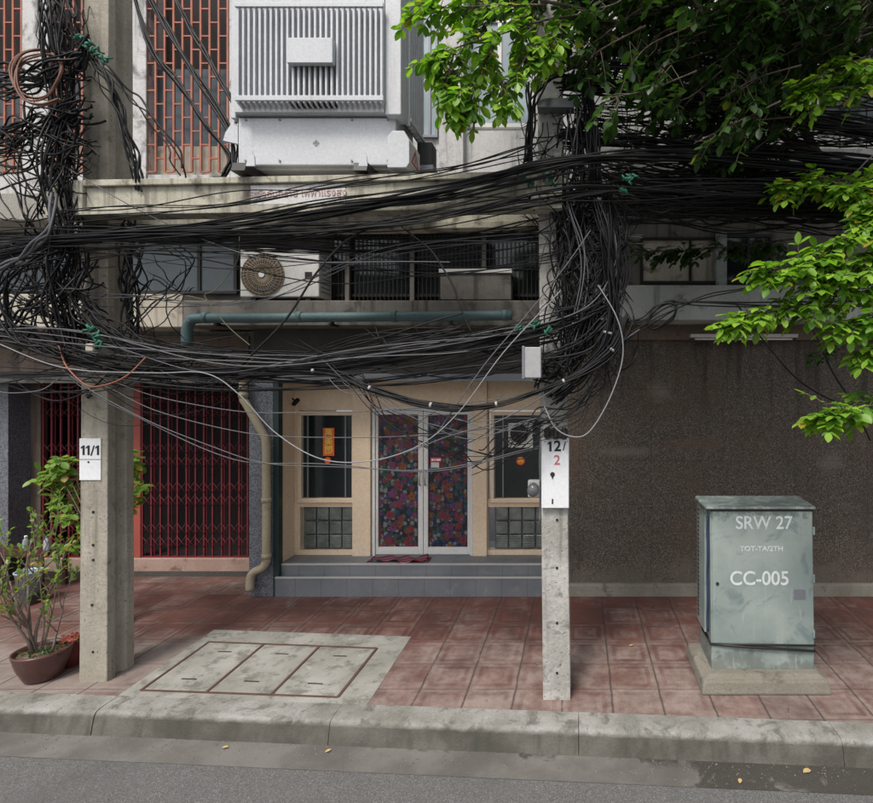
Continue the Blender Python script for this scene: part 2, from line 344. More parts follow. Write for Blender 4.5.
    col = b.mix(b.math('MULTIPLY', j, .7), col, (.04, .032, .029))
    g = b.noise(70, 4, .7)
    col = b.mix(b.ramp(g, .3, .8, 0, .25), col, (.05, .035, .03))
    hgt = b.math('SUBTRACT', b.math('MULTIPLY', g, .3), b.math('ADD', j, b.math('MULTIPLY', ring, .1)))
    return b.done(col, .8, hgt, .55, .008, spec=.35)
M['paving'] = paving()
def patch():
    b = NB('cement_patch'); col = b.mix(b.ramp(b.noise(1.8, 6), .3, .7), (.22, .215, .19), (.33, .325, .30))
    col = b.mix(b.ramp(b.noise(5, 9, .75, dist=.15), .48, .62, 0, .75), col, (.115, .115, .095))
    col = b.mix(b.ramp(b.noise(4, 9, .75, dist=.2), .58, .70, 0, .8), col, (.42, .41, .39))
    g = b.noise(60, 5, .7); return b.done(col, .9, g, .5, .01)
M['patch'] = patch()
def asphalt():
    b = NB('asphalt'); v = b.n('ShaderNodeTexVoronoi', {'Vector': b.pos, 'Scale': 190.0}); s = b.n('ShaderNodeSeparateColor', {0: v.outputs['Color']})
    col = b.mix(s.outputs[0], (.09, .09, .089), (.19, .187, .182))
    col = b.mix(b.ramp(s.outputs[1], .88, .92), col, (.27, .265, .26))
    col = b.mix(b.ramp(b.noise(1.3, 6), .45, .7, 0, .5), col, (.095, .092, .087)); col = b.mix(b.ramp(b.noise(2.6, 5, .6, b.scaled((.5, 1.6, 1))), .55, .75, 0, .6), col, (.15, .146, .138))
    return b.done(col, .9, v.outputs['Distance'], .8, .01)
M['asphalt'] = asphalt()
def steptile():
    b = NB('grey_step_tiles'); x = b.n('ShaderNodeSeparateXYZ', {0: b.pos})
    fx = b.math('ABSOLUTE', b.math('SUBTRACT', b.math('FRACT', b.math('DIVIDE', x.outputs[0], .33)), .5))
    col = b.mix(b.ramp(b.noise(2.4), .3, .7), (.125, .135, .15), (.17, .18, .195))
    col = b.mix(b.ramp(b.noise(6, 6, .7), .55, .75, 0, .5), col, (.26, .25, .235))
    col = b.mix(b.ramp(fx, .488, .493, 0, .7), col, (.06, .06, .065))
    return b.done(col, .45, b.noise(30), .1, .003)
M['steptile'] = steptile()
def cabinetpaint():
    b = NB('cabinet_green_paint'); col = b.mix(b.ramp(b.noise(1.8, 5), .3, .7), (.20, .245, .232), (.31, .345, .325))
    col = b.mix(b.ramp(b.noise(3.3, 7, .7, dist=.8), .54, .66, 0, .6), col, (.10, .145, .155))
    col = b.mix(b.ramp(b.noise(1, 6, .6, b.scaled((12, 12, .7))), .52, .75, 0, .55), col, (.33, .37, .34))
    col = b.mix(b.ramp(b.noise(14, 6, .7), .66, .74, 0, .8), col, (.05, .075, .07))
    z = b.n('ShaderNodeSeparateXYZ', {0: b.pos}).outputs[2]
    col = b.mix(b.ramp(b.math('ADD', b.noise(7, 7, .7), b.ramp(z, .1, .5, .16, -.12)), .52, .66, 0, .6), col, (.11, .12, .10))
    col = b.mix(b.ramp(b.math('ADD', b.noise(9, 8, .75, dist=1), b.ramp(z, 1.35, 1.6, -.1, .12)), .56, .66, 0, .65), col, (.07, .09, .085))
    col = b.mix(b.ramp(b.noise(26, 7, .75), .68, .73, 0, .9), col, (.11, .06, .035))
    col = b.mix(b.ramp(b.noise(18, 6, .6, b.scaled((1, 1, .12))), .62, .70, 0, .5), col, (.36, .39, .36))
    return b.done(col, .5, b.noise(40), .1, .003, 0, .4)
M['cabinet'] = cabinetpaint()
def glass(name, c, rough=.08, coat=0):
    b = NB(name); n = b.noise(1.3, 4)
    return b.done(b.mix(b.ramp(n, .35, .7), c, tuple(x * 1.8 for x in c)), rough, b.noise(2.2, 2), .04, .02, 0, .55)
M['darkglass'] = glass('dark_glass', (.010, .014, .015))
M['blueglass'] = glass('dusty_blue_glass', (.045, .06, .07), .25)
M['frostglass'] = glass('frosted_glass', (.20, .25, .28), .4)
M['meterglass'] = glass('meter_glass', (.07, .075, .08), .04)
M['clearplastic'] = glass('clear_plastic', (.20, .22, .24), .12)
def glassblock():
    b = NB('glass_block'); col = b.mix(b.ramp(b.noise(5, 4), .3, .7), (.06, .07, .062), (.15, .165, .15))
    wv = b.n('ShaderNodeTexWave', {'Vector': b.pos, 'Scale': 14.0, 'Distortion': 1.0}, bands_direction='Z').outputs['Fac']
    return b.done(col, .15, wv, .5, .006, 0, .6)
M['glassblock'] = glassblock()
def floral():
    b = NB('floral_curtain'); p = b.n('ShaderNodeVectorMath', {0: b.pos, 1: (1, 0, 1)}, operation='MULTIPLY').outputs[0]
    p = b.n('ShaderNodeVectorMath', {0: p, 1: b.n('ShaderNodeVectorMath', {0: b.n('ShaderNodeTexNoise', {'Vector': p, 'Scale': 9.0}).outputs['Color'], 1: (.03, 0, .03)}, operation='MULTIPLY').outputs[0]}, operation='ADD').outputs[0]
    base = (.012, .012, .02)
    lv = b.n('ShaderNodeTexVoronoi', {'Vector': p, 'Scale': 19.0, 'Randomness': 1.0}); ls = b.n('ShaderNodeSeparateColor', {0: lv.outputs['Color']})
    leafc = b.mix(b.ramp(ls.outputs[0], .33, .36), (.018, .035, .11), (.02, .065, .035)); leafc = b.mix(b.ramp(ls.outputs[0], .66, .7), leafc, (.15, .15, .15))
    col = b.mix(b.ramp(lv.outputs['Distance'], .50, .60, 1, 0), base, leafc)
    for i, (sc, off, r0) in enumerate(((6.9, 0.0, .42), (7.4, 3.7, .36), (7.1, 8.3, .30))):
        q = b.n('ShaderNodeVectorMath', {0: p, 1: (off, 0, off * .6)}, operation='ADD').outputs[0]
        v = b.n('ShaderNodeTexVoronoi', {'Vector': q, 'Scale': sc, 'Randomness': .55})
        rel = b.n('ShaderNodeVectorMath', {0: b.n('ShaderNodeVectorMath', {0: q, 1: v.outputs['Position']}, operation='SUBTRACT').outputs[0], 1: (sc, sc, sc)}, operation='MULTIPLY').outputs[0]
        s = b.n('ShaderNodeSeparateXYZ', {0: rel}); hue = b.n('ShaderNodeSeparateColor', {0: v.outputs['Color']})
        r = b.n('ShaderNodeVectorMath', {0: rel}, operation='LENGTH').outputs['Value']
        ang = b.math('ADD', b.math('ARCTAN2', s.outputs[2], s.outputs[0]), b.math('MULTIPLY', hue.outputs[1], 6))
        pet = b.math('ADD', r0, b.math('MULTIPLY', b.math('COSINE', b.math('MULTIPLY', ang, 5)), .085))
        k = b.math('SUBTRACT', pet, r)
        c = b.mix(b.ramp(hue.outputs[0], .48, .52), (.14, .022, .035), (.16, .055, .016)); c = b.mix(b.ramp(hue.outputs[0], .8, .82), c, (.12, .03, .10))
        c = b.mix(b.ramp(k, .0, .12), tuple(x * .25 for x in (.3, .1, .12)), c); c = b.mix(b.ramp(r, .07, .12, 1, 0), c, (.04, .012, .02))
        col = b.mix(b.math('MULTIPLY', b.ramp(k, 0, .02), b.ramp(hue.outputs[2], .2, .25)), col, c)
    return b.done(col, .35, b.n('ShaderNodeTexWave', {'Vector': b.pos, 'Scale': 5.0, 'Distortion': 1.5}, bands_direction='X').outputs['Fac'], .5, .02, spec=.5)
M['floral'] = floral()
def stripes():
    b = NB('striped_rag_weave'); x = b.n('ShaderNodeSeparateXYZ', {0: b.pos})
    f = b.math('FRACT', b.math('MULTIPLY', b.math('ADD', x.outputs[1], b.math('MULTIPLY', x.outputs[2], 1.0)), 13))
    col = b.mix(b.ramp(f, .3, .36), (.26, .02, .04), (.03, .02, .035)); col = b.mix(b.ramp(f, .72, .76), col, (.22, .15, .17))
    return b.done(col, .95, b.noise(120), .6, .004)
M['rag'] = stripes()
def leafmat(name, a, c, yellow=(.30, .28, .03), yf=.93):
    b = NB(name); rnd = b.geo.outputs['Random Per Island']
    col = b.mix(b.ramp(rnd, 0, 1), a, c); r2 = b.math('FRACT', b.math('MULTIPLY', rnd, 17.3))
    col = b.mix(b.ramp(r2, yf, yf + .02), col, yellow)
    d = b.n('ShaderNodeBsdfPrincipled', {'Base Color': col, 'Roughness': .42, 'Specular IOR Level': .4})
    t = b.n('ShaderNodeBsdfTranslucent', {'Color': b.mix(1.0, col, (1.5, 1.7, .6), 'MULTIPLY')})
    mx = b.n('ShaderNodeMixShader', {0: .38, 1: d.outputs[0], 2: t.outputs[0]})
    o = b.t.nodes.new('ShaderNodeOutputMaterial'); b.t.links.new(mx.outputs[0], o.inputs[0]); return b.m
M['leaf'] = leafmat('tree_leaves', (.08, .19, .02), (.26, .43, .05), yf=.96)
M['leafdark'] = leafmat('dark_leaves', (.012, .034, .009), (.045, .10, .022), yf=.985)  # dark copy of the tree leaf colours, crown shade painted in
M['leafshrub'] = leafmat('shrub_leaves', (.10, .20, .03), (.20, .33, .05), (.34, .26, .05), .86)
M['leafdry'] = flat('dry_leaf', (.45, .33, .14), .8)

def struct(o): o['kind'] = 'structure'; return o

# ================================================================== GROUND
struct(MB().quad((-150, -120, -.17), (150, -120, -.17), (150, 120, -.17), (-150, 120, -.17)).build('road', M['asphalt']))
mb = MB(); xs = [-14 + i for i in range(29)]
for a, b_ in zip(xs, xs[1:]):
    mb.quad((a, kerbY(a) - .31, -.166), (b_, kerbY(b_) - .31, -.166), (b_, kerbY(b_), -.166), (a, kerbY(a), -.166))
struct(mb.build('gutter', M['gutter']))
mb = MB()
mb.slab([(-14, kerbY(-14) + .19), (14, kerbY(14) + .19), (14, 9.2), (-14, 9.2)], -.16, 0)
struct(mb.build('pavement', M['paving']))
mb = MB(); x = -14.0
rk = random.Random(3)
while x < 14:
    L = 2.0; x2 = x + L - .005; dz = rk.uniform(-.003, .003); dy = rk.uniform(-.003, .003); n = 60; cj = [rk.uniform(-.006, .003) for _ in range(n + 1)]; cj = [(cj[max(i - 1, 0)] + cj[i] + cj[min(i + 1, n)]) / 3 - (rk.random() < .05) * .012 for i in range(n + 1)]
    prof = [(-.045, -.18), (-.028, -.10), (-.012, -.03), (-.004, -.012), (.006, .0), (.02, .007), (.04, .010), (.13, .011), (.225, .008)]
    rows = []
    for i in range(n + 1):
        xx = x + (x2 - x) * i / n
        rows.append([(xx, kerbY(xx) + d + dy + rk.uniform(-.0015, .0015) - (cj[i] if -.02 < z and d < .05 else 0), z + dz * (z > -.1) + rk.uniform(-.001, .001) + (cj[i] if -.02 < z and d < .05 else 0)) for d, z in prof])
    vs = [p for r in rows for p in r]; m_ = len(prof)
    fs = [(i * m_ + k, (i + 1) * m_ + k, (i + 1) * m_ + k + 1, i * m_ + k + 1) for i in range(n) for k in range(m_ - 1)]
    fs += [tuple(range(m_)), tuple(range(n * m_ + m_ - 1, n * m_ - 1, -1))]
    mb.add(vs, fs, False); x += L
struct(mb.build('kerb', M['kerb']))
# service pit: cement surround and three covers in rusty frames
A = [G(118, 696), G(366, 707), G(411, 637), G(214, 630)]
struct(MB().add([(p.x, p.y, .004) for p in A], [(0, 1, 2, 3)]).build('cement_surround', M['patch']))
def lerp(a, b_, t): return a + (b_ - a) * t
fl, fr, bl, br = G(141, 691), G(338, 698), G(209, 642.5), G(377, 649)
ts = [0, .335, .665, 1]
mb = MB()
def bar(mb, a, b_, wd, z0, z1):
    a = Vector(a); b_ = Vector(b_); d = (b_ - a); d.z = 0; d.normalize(); n_ = Vector((-d.y, d.x, 0)) * wd / 2
    mb.hexa([(p.x, p.y, z0) for p in (a - n_, b_ - n_, b_ + n_, a + n_)], [(p.x, p.y, z1) for p in (a - n_, b_ - n_, b_ + n_, a + n_)])
for t in ts: bar(mb, lerp(fl, fr, t), lerp(bl, br, t), .022, -.02, .012)
bar(mb, fl, fr, .02, -.02, .011); bar(mb, bl, br, .02, -.02, .011)
props(mb.build('pit_frame', M['rust']), 'rusty steel frame dividing the three concrete pit covers in the pavement', 'frame')  # steel frame that the pit covers sit in
for i, ds in enumerate(('leftmost pale concrete pit cover in the pavement, nearest the two part pole', 'middle concrete pit cover with a faint round stain, between two others', 'rightmost concrete pit cover, nearest the red paving tiles')):
    a, b_, c, d = lerp(fl, fr, ts[i]), lerp(fl, fr, ts[i + 1]), lerp(bl, br, ts[i + 1]), lerp(bl, br, ts[i])
    cen = (a + b_ + c + d) / 4; q = [p + (cen - p).normalized() * .028 for p in (a, b_, c, d)]
    t = thing('pit_cover', ds, 'pit cover', (cen.x, cen.y, 0), 'concrete pit covers in the pavement')
    MB().hexa([(p.x, p.y, -.03) for p in q], [(p.x, p.y, .009) for p in q]).build('slab', M['patch'], t, .004)
    m2 = MB()
    for s_ in (.2, .8):
        mid = lerp(lerp(q[0], q[1], .5), lerp(q[3], q[2], .5), s_); dx = (q[1] - q[0]).normalized() * .07
        bar(m2, mid - dx, mid + dx, .014, .006, .012)
    parts(m2, 'lifting_slot', M['darkmetal'], t)

# ================================================================== RIGHT SHOPHOUSE
WY = 6.84
rh = thing('shophouse', 'dark shophouse with a windowless brown pebble dash ground floor behind the cabinet', 'building', (2, 7, 0), 'shophouses in the row')
BX(px(562, WY), 9, WY, 8.8, .1, 3.29).build('ground_wall', M['aggregate'], rh)
BX(px(560, WY) - .006, 9, 6.775, 8.7, 0, .16).build('plinth', M['oldconcrete'], rh, .01)
BX(px(562, WY) - .02, 9, 6.76, 8.7, 3.29, 3.50).build('lintel', M['brownbeam'], rh)
BX(px(600, 6.3) - .25, 9, 6.3, 8.6, 3.485, 3.90).build('floor_slab', M['slab'], rh, .012)
BX(px(575, 6.85) - .05, 9, 6.86, 8.5, 3.9, 5.12).build('mezzanine_wall', M['greyplaster'], rh)
def window(parent, u0, u1, v0, v1, Y, frame, pane, bars=(), fw=.035, name='window'):
    x0, x1, z0, z1 = px(u0, Y), px(u1, Y), pz(v1, Y), pz(v0, Y); m_ = MB()
    m_.box(x0, x1, Y - .03, Y + .03, z1 - fw, z1); m_.box(x0, x1, Y - .03, Y + .03, z0, z0 + fw)
    m_.box(x0, x0 + fw, Y - .03, Y + .03, z0 + fw, z1 - fw); m_.box(x1 - fw, x1, Y - .03, Y + .03, z0 + fw, z1 - fw)
    for bu in bars: xb = px(bu, Y); m_.box(xb - fw / 2, xb + fw / 2, Y - .026, Y + .026, z0 + fw, z1 - fw)
    o = m_.build(name, frame, parent)
    BX(x0 + .004, x1 - .004, Y - .006, Y + .006, z0 + .004, z1 - .004).build('pane', pane, o); return o
window(rh, 640, 718, 238, 284, 6.84, M['darkmetal'], M['cream'], (690,))
window(rh, 724, 772, 235, 284, 6.84, M['darkmetal'], M['darkglass'], (748,))
BX(px(716, 6.8), px(726, 6.8), 6.76, 6.83, 3.9, 4.66).build('mullion', M['slab'], rh)
BX(px(575, 6.85), 9, 6.7, 8.5, 5.12, 5.42).build('upper_slab', M['concrete'], rh, .01)
BX(px(575, 6.85), 9, 7.6, 8.6, 5.42, 9.5).build('upper_wall', M['plaster'], rh)
window(rh, 650, 790, 15, 110, 7.57, M['darkmetal'], M['darkglass'], (690, 740))
window(rh, 820, 900, 15, 130, 7.57, M['darkmetal'], M['darkglass'], (850,))
BX(px(575, 6.85), 9, 6.74, 6.82, 5.42, 5.72).build('balcony_parapet', M['plaster'], rh)
# scroll railing
mb = MB(); z0, z1 = 5.74, 6.25; x = px(600, 6.78)
mb.box(x, 8, 6.765, 6.785, z1, z1 + .025); mb.box(x, 8, 6.765, 6.785, z0 + .02, z0 + .035)
while x < 6:
    mb.box(x, x + .014, 6.77, 6.782, z0 - .02, z1); cx = x + .17
    for s_ in (-1, 1):
        for zz in (-1, 1):
            pts = []
            for k in range(15):
                a = k / 14 * 5.2; rr = .075 * (1 - k / 20)
                pts.append((cx + s_ * (.075 - rr * math.cos(a)) , 6.776, (z0 + z1) / 2 + .02 + zz * (.03 + rr * math.sin(a) + .05)))
            mb.tube(pts, .0055, 4)
    x += .34
mb.build('scroll_railing', M['darkmetal'], rh)
# lamp under the slab
t = thing('tube_lamp_fitting', 'long unlit tube lamp fitting under the slab edge above the brown wall', 'lamp', (px(743, 6.6), 6.6, 3.3))
BX(px(690, 6.6), px(797, 6.6), 6.56, 6.66, 3.30, 3.345).build('housing', M['lightfix'], t, .004)
MB().tube([(px(695, 6.6), 6.6, 3.285), (px(792, 6.6), 6.6, 3.285)], .013, 10).build('tube', M['whitepaint'], t)
for u in (692, 795): BX(px(u, 6.6) - .01, px(u, 6.6) + .01, 6.585, 6.615, 3.262, 3.305).build('socket', M['darkmetal'], t)

# ================================================================== KARAOKE SHOPHOUSE
kh = thing('shophouse', 'karaoke shophouse with tan recessed front, floral glass doors and grey tiled steps', 'building', (-2.4, 7, 0), 'shophouses in the row')
BY = 7.25; FZ = .39; XL = -3.89; XR = px(562, WY)
m_ = MB(); m_.box(XL, XR, 6.87, 7.9, 0, FZ); m_.box(XL, XR, 6.78, 6.868, 0, .25)
m_.build('steps', M['steptile'], kh, .006)
m_ = MB(); m_.box(XL + .002, XR - .002, 6.862, 6.90, FZ - .012, FZ + .005); m_.box(XL + .002, XR - .002, 6.772, 6.80, .238, .255)
parts(m_, 'step_nosing', M['lightfix'], kh)
BX(XL - .28, XL, 6.9, 8.5, 0, 3.3).build('side_wall', M['tan'], kh)
BX(XL - .03, XL + .035, 6.80, 6.895, .0, 2.8).build('jamb', M['green_metal'], kh)
def B(u): return px(u, BY)
def Z(v): return pz(v, BY)
# back wall in pieces around the openings
m_ = MB(); zt = 2.86; wy0, wy1 = BY, BY + .12
m_.box(XL, B(373), wy0, wy1, Z(410), zt)                      # above left window
m_.box(B(373), B(473), wy0, wy1, Z(408), zt)
m_.box(B(473), XR, wy0, wy1, Z(410), zt)
m_.box(XL, B(300), wy0, wy1, FZ, Z(410)); m_.box(B(359), B(373), wy0, wy1, FZ, Z(410))
m_.box(B(473), B(488), wy0, wy1, FZ, Z(410)); m_.box(B(551), XR, wy0, wy1, FZ, Z(410))
for u0, u1 in ((300, 359), (488, 551)):
    m_.box(B(u0), B(u1), wy0, wy1, FZ, Z(550)); m_.box(B(u0), B(u1), wy0, wy1, Z(507), Z(499))
m_.build('back_wall', M['tan'], kh)
m_ = MB()
m_.box(B(354), B(372), BY - .06, BY - .001, FZ, zt); m_.box(B(473.5), B(487.5), BY - .06, BY - .001, FZ, zt)
parts(m_, 'pilaster', M['tan'], kh, .004)
BX(XL, XR, 6.9, 7.36, 2.87, 2.95).build('ceiling', M['greyplaster'], kh)
for gi, (u0, u1, st) in enumerate(((299, 356, (307.6, 345.4)), (491, 551, (503, 544)))):
    fo = MB(); a0, a1, z0, z1 = B(u0), B(u1), Z(502), Z(412); k = .045
    fo.box(a0, a1, BY - .035, BY + .03, z1 - k, z1); fo.box(a0, a1, BY - .045, BY + .03, z0, z0 + k + .01)
    fo.box(a0, a0 + k, BY - .035, BY + .03, z0 + k + .01, z1 - k); fo.box(a1 - k, a1, BY - .035, BY + .03, z0 + k + .01, z1 - k)
    o = fo.build('window', M['tan'], kh, .004)
    BX(a0 + k - .005, a1 - k + .005, BY + .02, BY + .028, z0 + k, z1 - k + .004).build('pane', M['darkglass'], o)
    m_ = MB()
    for u in st: m_.box(B(u) - .009, B(u) + .009, BY + .002, BY + .018, z0 + k + .01, z1 - k)
    m_.box(a0 + k, a0 + k + .014, BY + .002, BY + .018, z0 + k + .011, z1 - k - .001); parts(m_, 'strip', M['metalgrey'], o)
    gb = MB(); g0, g1, h0, h1 = B(u0 + 4), B(u1 - 2), Z(549), Z(507); nx, nz = 4, 3
    for i in range(nx):
        for j in range(nz):
            cx0 = g0 + (g1 - g0) * i / nx + .006; cx1 = g0 + (g1 - g0) * (i + 1) / nx - .006; c0 = h0 + (h1 - h0) * j / nz + .006; c1 = h0 + (h1 - h0) * (j + 1) / nz - .006
            gb.box(cx0, cx1, BY + .012, BY + .08, c0, c1)
    o2 = gb.build('glass_block_panel', M['glassblock'], kh, .014, 3)
    BX(g0 - .01, g1 + .01, BY + .045, BY + .1, h0 - .01, h1 + .01).build('mortar', M['greyplaster'], o2)
# doors
def leaf_door(u0, u1, g0, g1, hu):
    m_ = MB(); a, b_ = B(u0), B(u1); z0, z1 = FZ + .012, Z(411.5); y0, y1 = BY - .02, BY + .03
    m_.box(a, B(g0), y0, y1, z0, z1); m_.box(B(g1), b_, y0, y1, z0, z1)
    m_.box(B(g0), B(g1), y0, y1, z0, Z(547)); m_.box(B(g0), B(g1), y0, y1, Z(414.5), z1)
    d = m_.build('door', M['whitepaint'], kh, .004)
    BX(B(g0) - .004, B(g1) + .004, BY + .012, BY + .02, Z(547) - .004, Z(414.5) + .004).build('floral_panel', M['floral'], d)
    h_ = MB(); x = B(hu); za, zb = Z(485), Z(470)
    h_.tube([(x, BY - .02, za), (x, BY - .065, za + .01), (x, BY - .07, (za + zb) / 2), (x, BY - .065, zb - .01), (x, BY - .02, zb)], .009, 8)
    h_.build('handle', M['handle'], d)
leaf_door(376.2, 423.5, 378.6, 418.6, 420.9)
leaf_door(424.1, 470.4, 428.3, 469.0 - 1.2, 426.3)
m_ = MB(); m_.box(B(373.2), B(376), BY - .04, BY + .05, FZ, Z(408.5)); m_.box(B(470.6), B(473.2), BY - .04, BY + .05, FZ, Z(408.5))
m_.box(B(376), B(470.6), BY - .04, BY + .05, Z(411), Z(408.5)); m_.build('door_frame', M['whitepaint'], kh, .004)
# header
BX(XL - .03, XR, 6.79, 6.86, Z(384) + .03, Z(384) + .13).build('header_beam', M['metalgrey'], kh, .006)
BX(XL - .3, XR, 6.83, 7.0, 2.86, 3.44).build('header_panel', M['darkpanel'], kh)
BX(px(183, 6.5), px(548, 6.5), 6.5, 8.5, 3.44, 3.75).build('ledge', M['greyplaster'], kh, .012)
BX(px(183, 6.95), px(345, 6.95), 6.97, 8.5, 3.75, 4.75).build('mezzanine_wall', M['darkpanel'], kh)
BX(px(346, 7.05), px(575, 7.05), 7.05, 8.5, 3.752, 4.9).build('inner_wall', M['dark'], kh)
window(kh, 331, 541, 232, 297, 6.9, M['darkmetal'], M['darkglass'], ())
m_ = MB()
for k in range(50):
    x = px(334 + k * 4.2, 6.85); m_.box(x, x + .008, 6.84, 6.85, 3.76, 4.66)
m_.box(px(331, 6.85), px(541, 6.85), 6.852, 6.862, 4.2, 4.215)
m_.build('window_bars', M['darkmetal'], kh)
m_ = MB()
for u in (345, 410, 482, 541): m_.box(px(u, 6.8), px(u + 4, 6.8), 6.8, 6.838, 3.75, 4.7)
parts(m_, 'window_post', M['greyplaster'], kh)
BX(px(543, 6.6), px(598, 6.6), 6.6, 7.2, 3.75, 5.1).build('pillar', M['greyplaster'], kh, .01)
BX(px(120, 6.6), px(575, 6.6), 6.45, 9, 4.72, 5.05).build('upper_slab', M['concrete'], kh, .01)
# granite pillar
BX(px(249, 6.8), XL - .035, 6.8, 7.55, 0, 2.8).build('granite_pillar', M['granite'], kh, .004)
# upper storey right of the transformer
UY = 7.0
BX(px(420, UY), px(575, UY) , UY + .1, UY + .5, 5.05, 9.5).build('upper_wall', M['plaster'], kh)
BX(px(440, 6.85), px(464, 6.85), 6.8, 7.099, 5.05, 9.5).build('upper_column', M['stained'], kh, .006)
window(kh, 466, 534, 20, 128, UY + .08, M['whitepaint'], M['frostglass'], (500,), .05)
window(kh, 421, 438, 10, 138, UY + .08, M['metalgrey'], M['frostglass'], (430,), .03)
BX(px(464, 6.9), px(560, 6.9), 6.92, 7.098, 5.05, pz(130, 6.9)).build('upper_parapet', M['plaster'], kh, .006)

# ================================================================== LEFT SHOPHOUSE
lh = thing('shophouse', 'shophouse with maroon folding lattice gates and terracotta window grilles above', 'building', (-7, 7.6, 0), 'shophouses in the row')
GY = 7.6
BX(-13, px(249, 7.53) + .1, 7.53, 7.66, 0, .245).build('plinth', M['plinthpink'], lh, .008)
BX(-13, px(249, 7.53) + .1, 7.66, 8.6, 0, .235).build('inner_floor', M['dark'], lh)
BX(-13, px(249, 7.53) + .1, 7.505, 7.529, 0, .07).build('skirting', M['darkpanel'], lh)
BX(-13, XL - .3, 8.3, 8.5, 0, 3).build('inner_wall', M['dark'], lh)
BX(-13, px(12, 7.35), 7.3, 7.6, .42, 2.75).build('granite_pillar', M['granite'], lh, .004)
BX(-13, px(12, 7.35), 7.3, 7.6, 0, .418).build('pillar_base', M['darkpanel'], lh)
BX(px(12, 7.62), px(42, 7.62), 7.6, 7.7, .25, 2.75).build('side_panel', M['brownbeam'], lh)
def gate(u0, u1, label, step=8.6):
    m_ = MB(); x0, x1 = px(u0, GY), px(u1, GY); n_ = int(round((u1 - u0) / step)); d = (x1 - x0) / n_
    for i in range(n_ + 1):
        x = x0 + d * i; jy = U(-.008, .008)
        m_.box(x - .011, x + .011, GY - .012 + jy, GY + .012 + jy, .26, 2.74)
        if i % 2: m_.box(x + .02, x + .03, GY + .012, GY + .022, .26, 2.74)
    for zc in (.47, .66, 1.06, 1.25, 1.62, 1.81, 2.32, 2.51):
        for i in range(n_):
            xa, xb = x0 + d * i, x0 + d * (i + 1)
            for s_ in (-1, 1):
                m_.tube([(xa, GY - .016, zc - s_ * .075), (xb, GY - .016, zc + s_ * .075)], .004, 4)
    m_.box(x0, x1, GY - .02, GY + .02, .246, .262)
    return m_.build('folding_gate', M['gate'], lh)
gate(44, 130, ''); gate(143, 248, '')
BX(px(130.5, GY), px(142, GY), GY - .03, GY + .04, .246, 2.74).build('gate_post', M['gatepost'], lh, .004)
BX(-13, XL - .28, 6.98, 8.0, 2.74, 3.42).build('lintel', M['greyplaster'], lh)
BX(-13, px(246, 6.9), 6.955, 6.979, 2.86, 3.36).build('fascia_panel', M['brownbeam'], lh)
BX(-13, px(183, 6.5) - .003, 6.5, 8.5, 3.42, 3.83).build('floor_slab', M['cream'], lh, .012)
BX(-13, px(183, 6.95), 7.0, 8.5, 3.83, 4.75).build('mezzanine_wall', M['greyplaster'], lh)
window(lh, -60, 76, 236, 294, 6.97, M['darkmetal'], M['blueglass'], (-10, 35))
window(lh, 128, 238, 238, 294, 6.95, M['darkmetal'], M['blueglass'], (200,), .04)
BX(-13, px(118, 6.6), 6.45, 8.5, 4.72, 5.05).build('upper_slab', M['concrete'], lh, .01)
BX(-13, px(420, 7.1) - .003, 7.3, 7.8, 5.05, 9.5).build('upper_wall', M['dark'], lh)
# pale piers between the upper windows
m_ = MB(); 
for u0, u1 in ((22, 48), (127, 146), (229, 419)): m_.box(px(u0, UY), px(u1, UY), UY, UY + .29, 5.05, 9.5)
parts(m_, 'upper_pier', M['stained'], lh, .006)
m_ = MB()
for u0, u1 in ((-60, 22), (48, 127), (146, 229)): m_.box(px(u0, UY), px(u1, UY), UY + .02, UY + .27, 5.05, pz(174, UY))
parts(m_, 'window_sill_wall', M['stained'], lh)
for (u0, u1) in ((-54, 22), (48, 126), (147, 228)):
    Yg = UY + .03
    m_ = MB(); x0, x1, z0, z1 = px(u0, Yg), px(u1, Yg), pz(172, Yg), 8.2; n_ = int(round((u1 - u0) / 8.6)); d = (x1 - x0) / n_
    for i in range(n_ + 1): m_.box(x0 + d * i - .012, x0 + d * i + .012, Yg - .012, Yg + .012, z0, z1)
    for i in range(n_):
        z = z0 + (.18 if i % 2 else .0)
        while z < z1: 
            m_.box(x0 + d * i + .012, x0 + d * (i + 1) - .012, Yg - .01, Yg + .01, z - .009, z + .009); z += .36
    g_ = m_.build('window_grille', M['grille'], lh)
    BX(x0, x1, Yg + .16, Yg + .17, pz(140, Yg), pz(62, Yg)).build('curtain', M['blueglass'], g_)
    BX(x0, x1, Yg + .15, Yg + .2, z0 - .02, pz(141, Yg)).build('lower_panel', M['cream'], g_)

# ================================================================== PIPES, AC, LEDGE THINGS
t = thing('downpipe', 'beige drainpipe beside the granite pillar with elbow at its foot', 'pipe', (px(262, 6.72), 6.7, 0))
yy = 6.72
MB().tube(catmull([P(243.5, 378, yy), P(243.5, 398, yy), P(247, 405, yy), P(262, 432, yy), P(266, 442, yy), P(266.5, 470, yy), P(266.5, 550, yy), P(266, 562, yy), P(262, 568, yy), P(254, 572, yy), P(250.5, 578, yy), P(250, 590, yy)], 6), .05, 12).build('pipe', M['pipebeige'], t)
m_ = MB()
for v_ in (395, 500, 556): 
    c = P(243.5 if v_ < 400 else 266.5, v_, yy); m_.tube([c - Vector((0, 0, .03)), c + Vector((0, 0, .03))], .058, 12)
parts(m_, 'collar', M['pipebeige'], t)
t = thing('drain_pipe', 'blue green pipe running level above the karaoke entrance with elbow at left', 'pipe', P(350, 318, 6.3))
pts = catmull([P(187, 346, 6.3), P(187, 331, 6.3), P(190, 322, 6.3), P(199, 318.5, 6.3), P(260, 318, 6.3), P(400, 316.5, 6.3), P(512, 315.5, 6.3)], 6)
MB().tube(pts, .058, 14).build('pipe', M['pipeblue'], t)
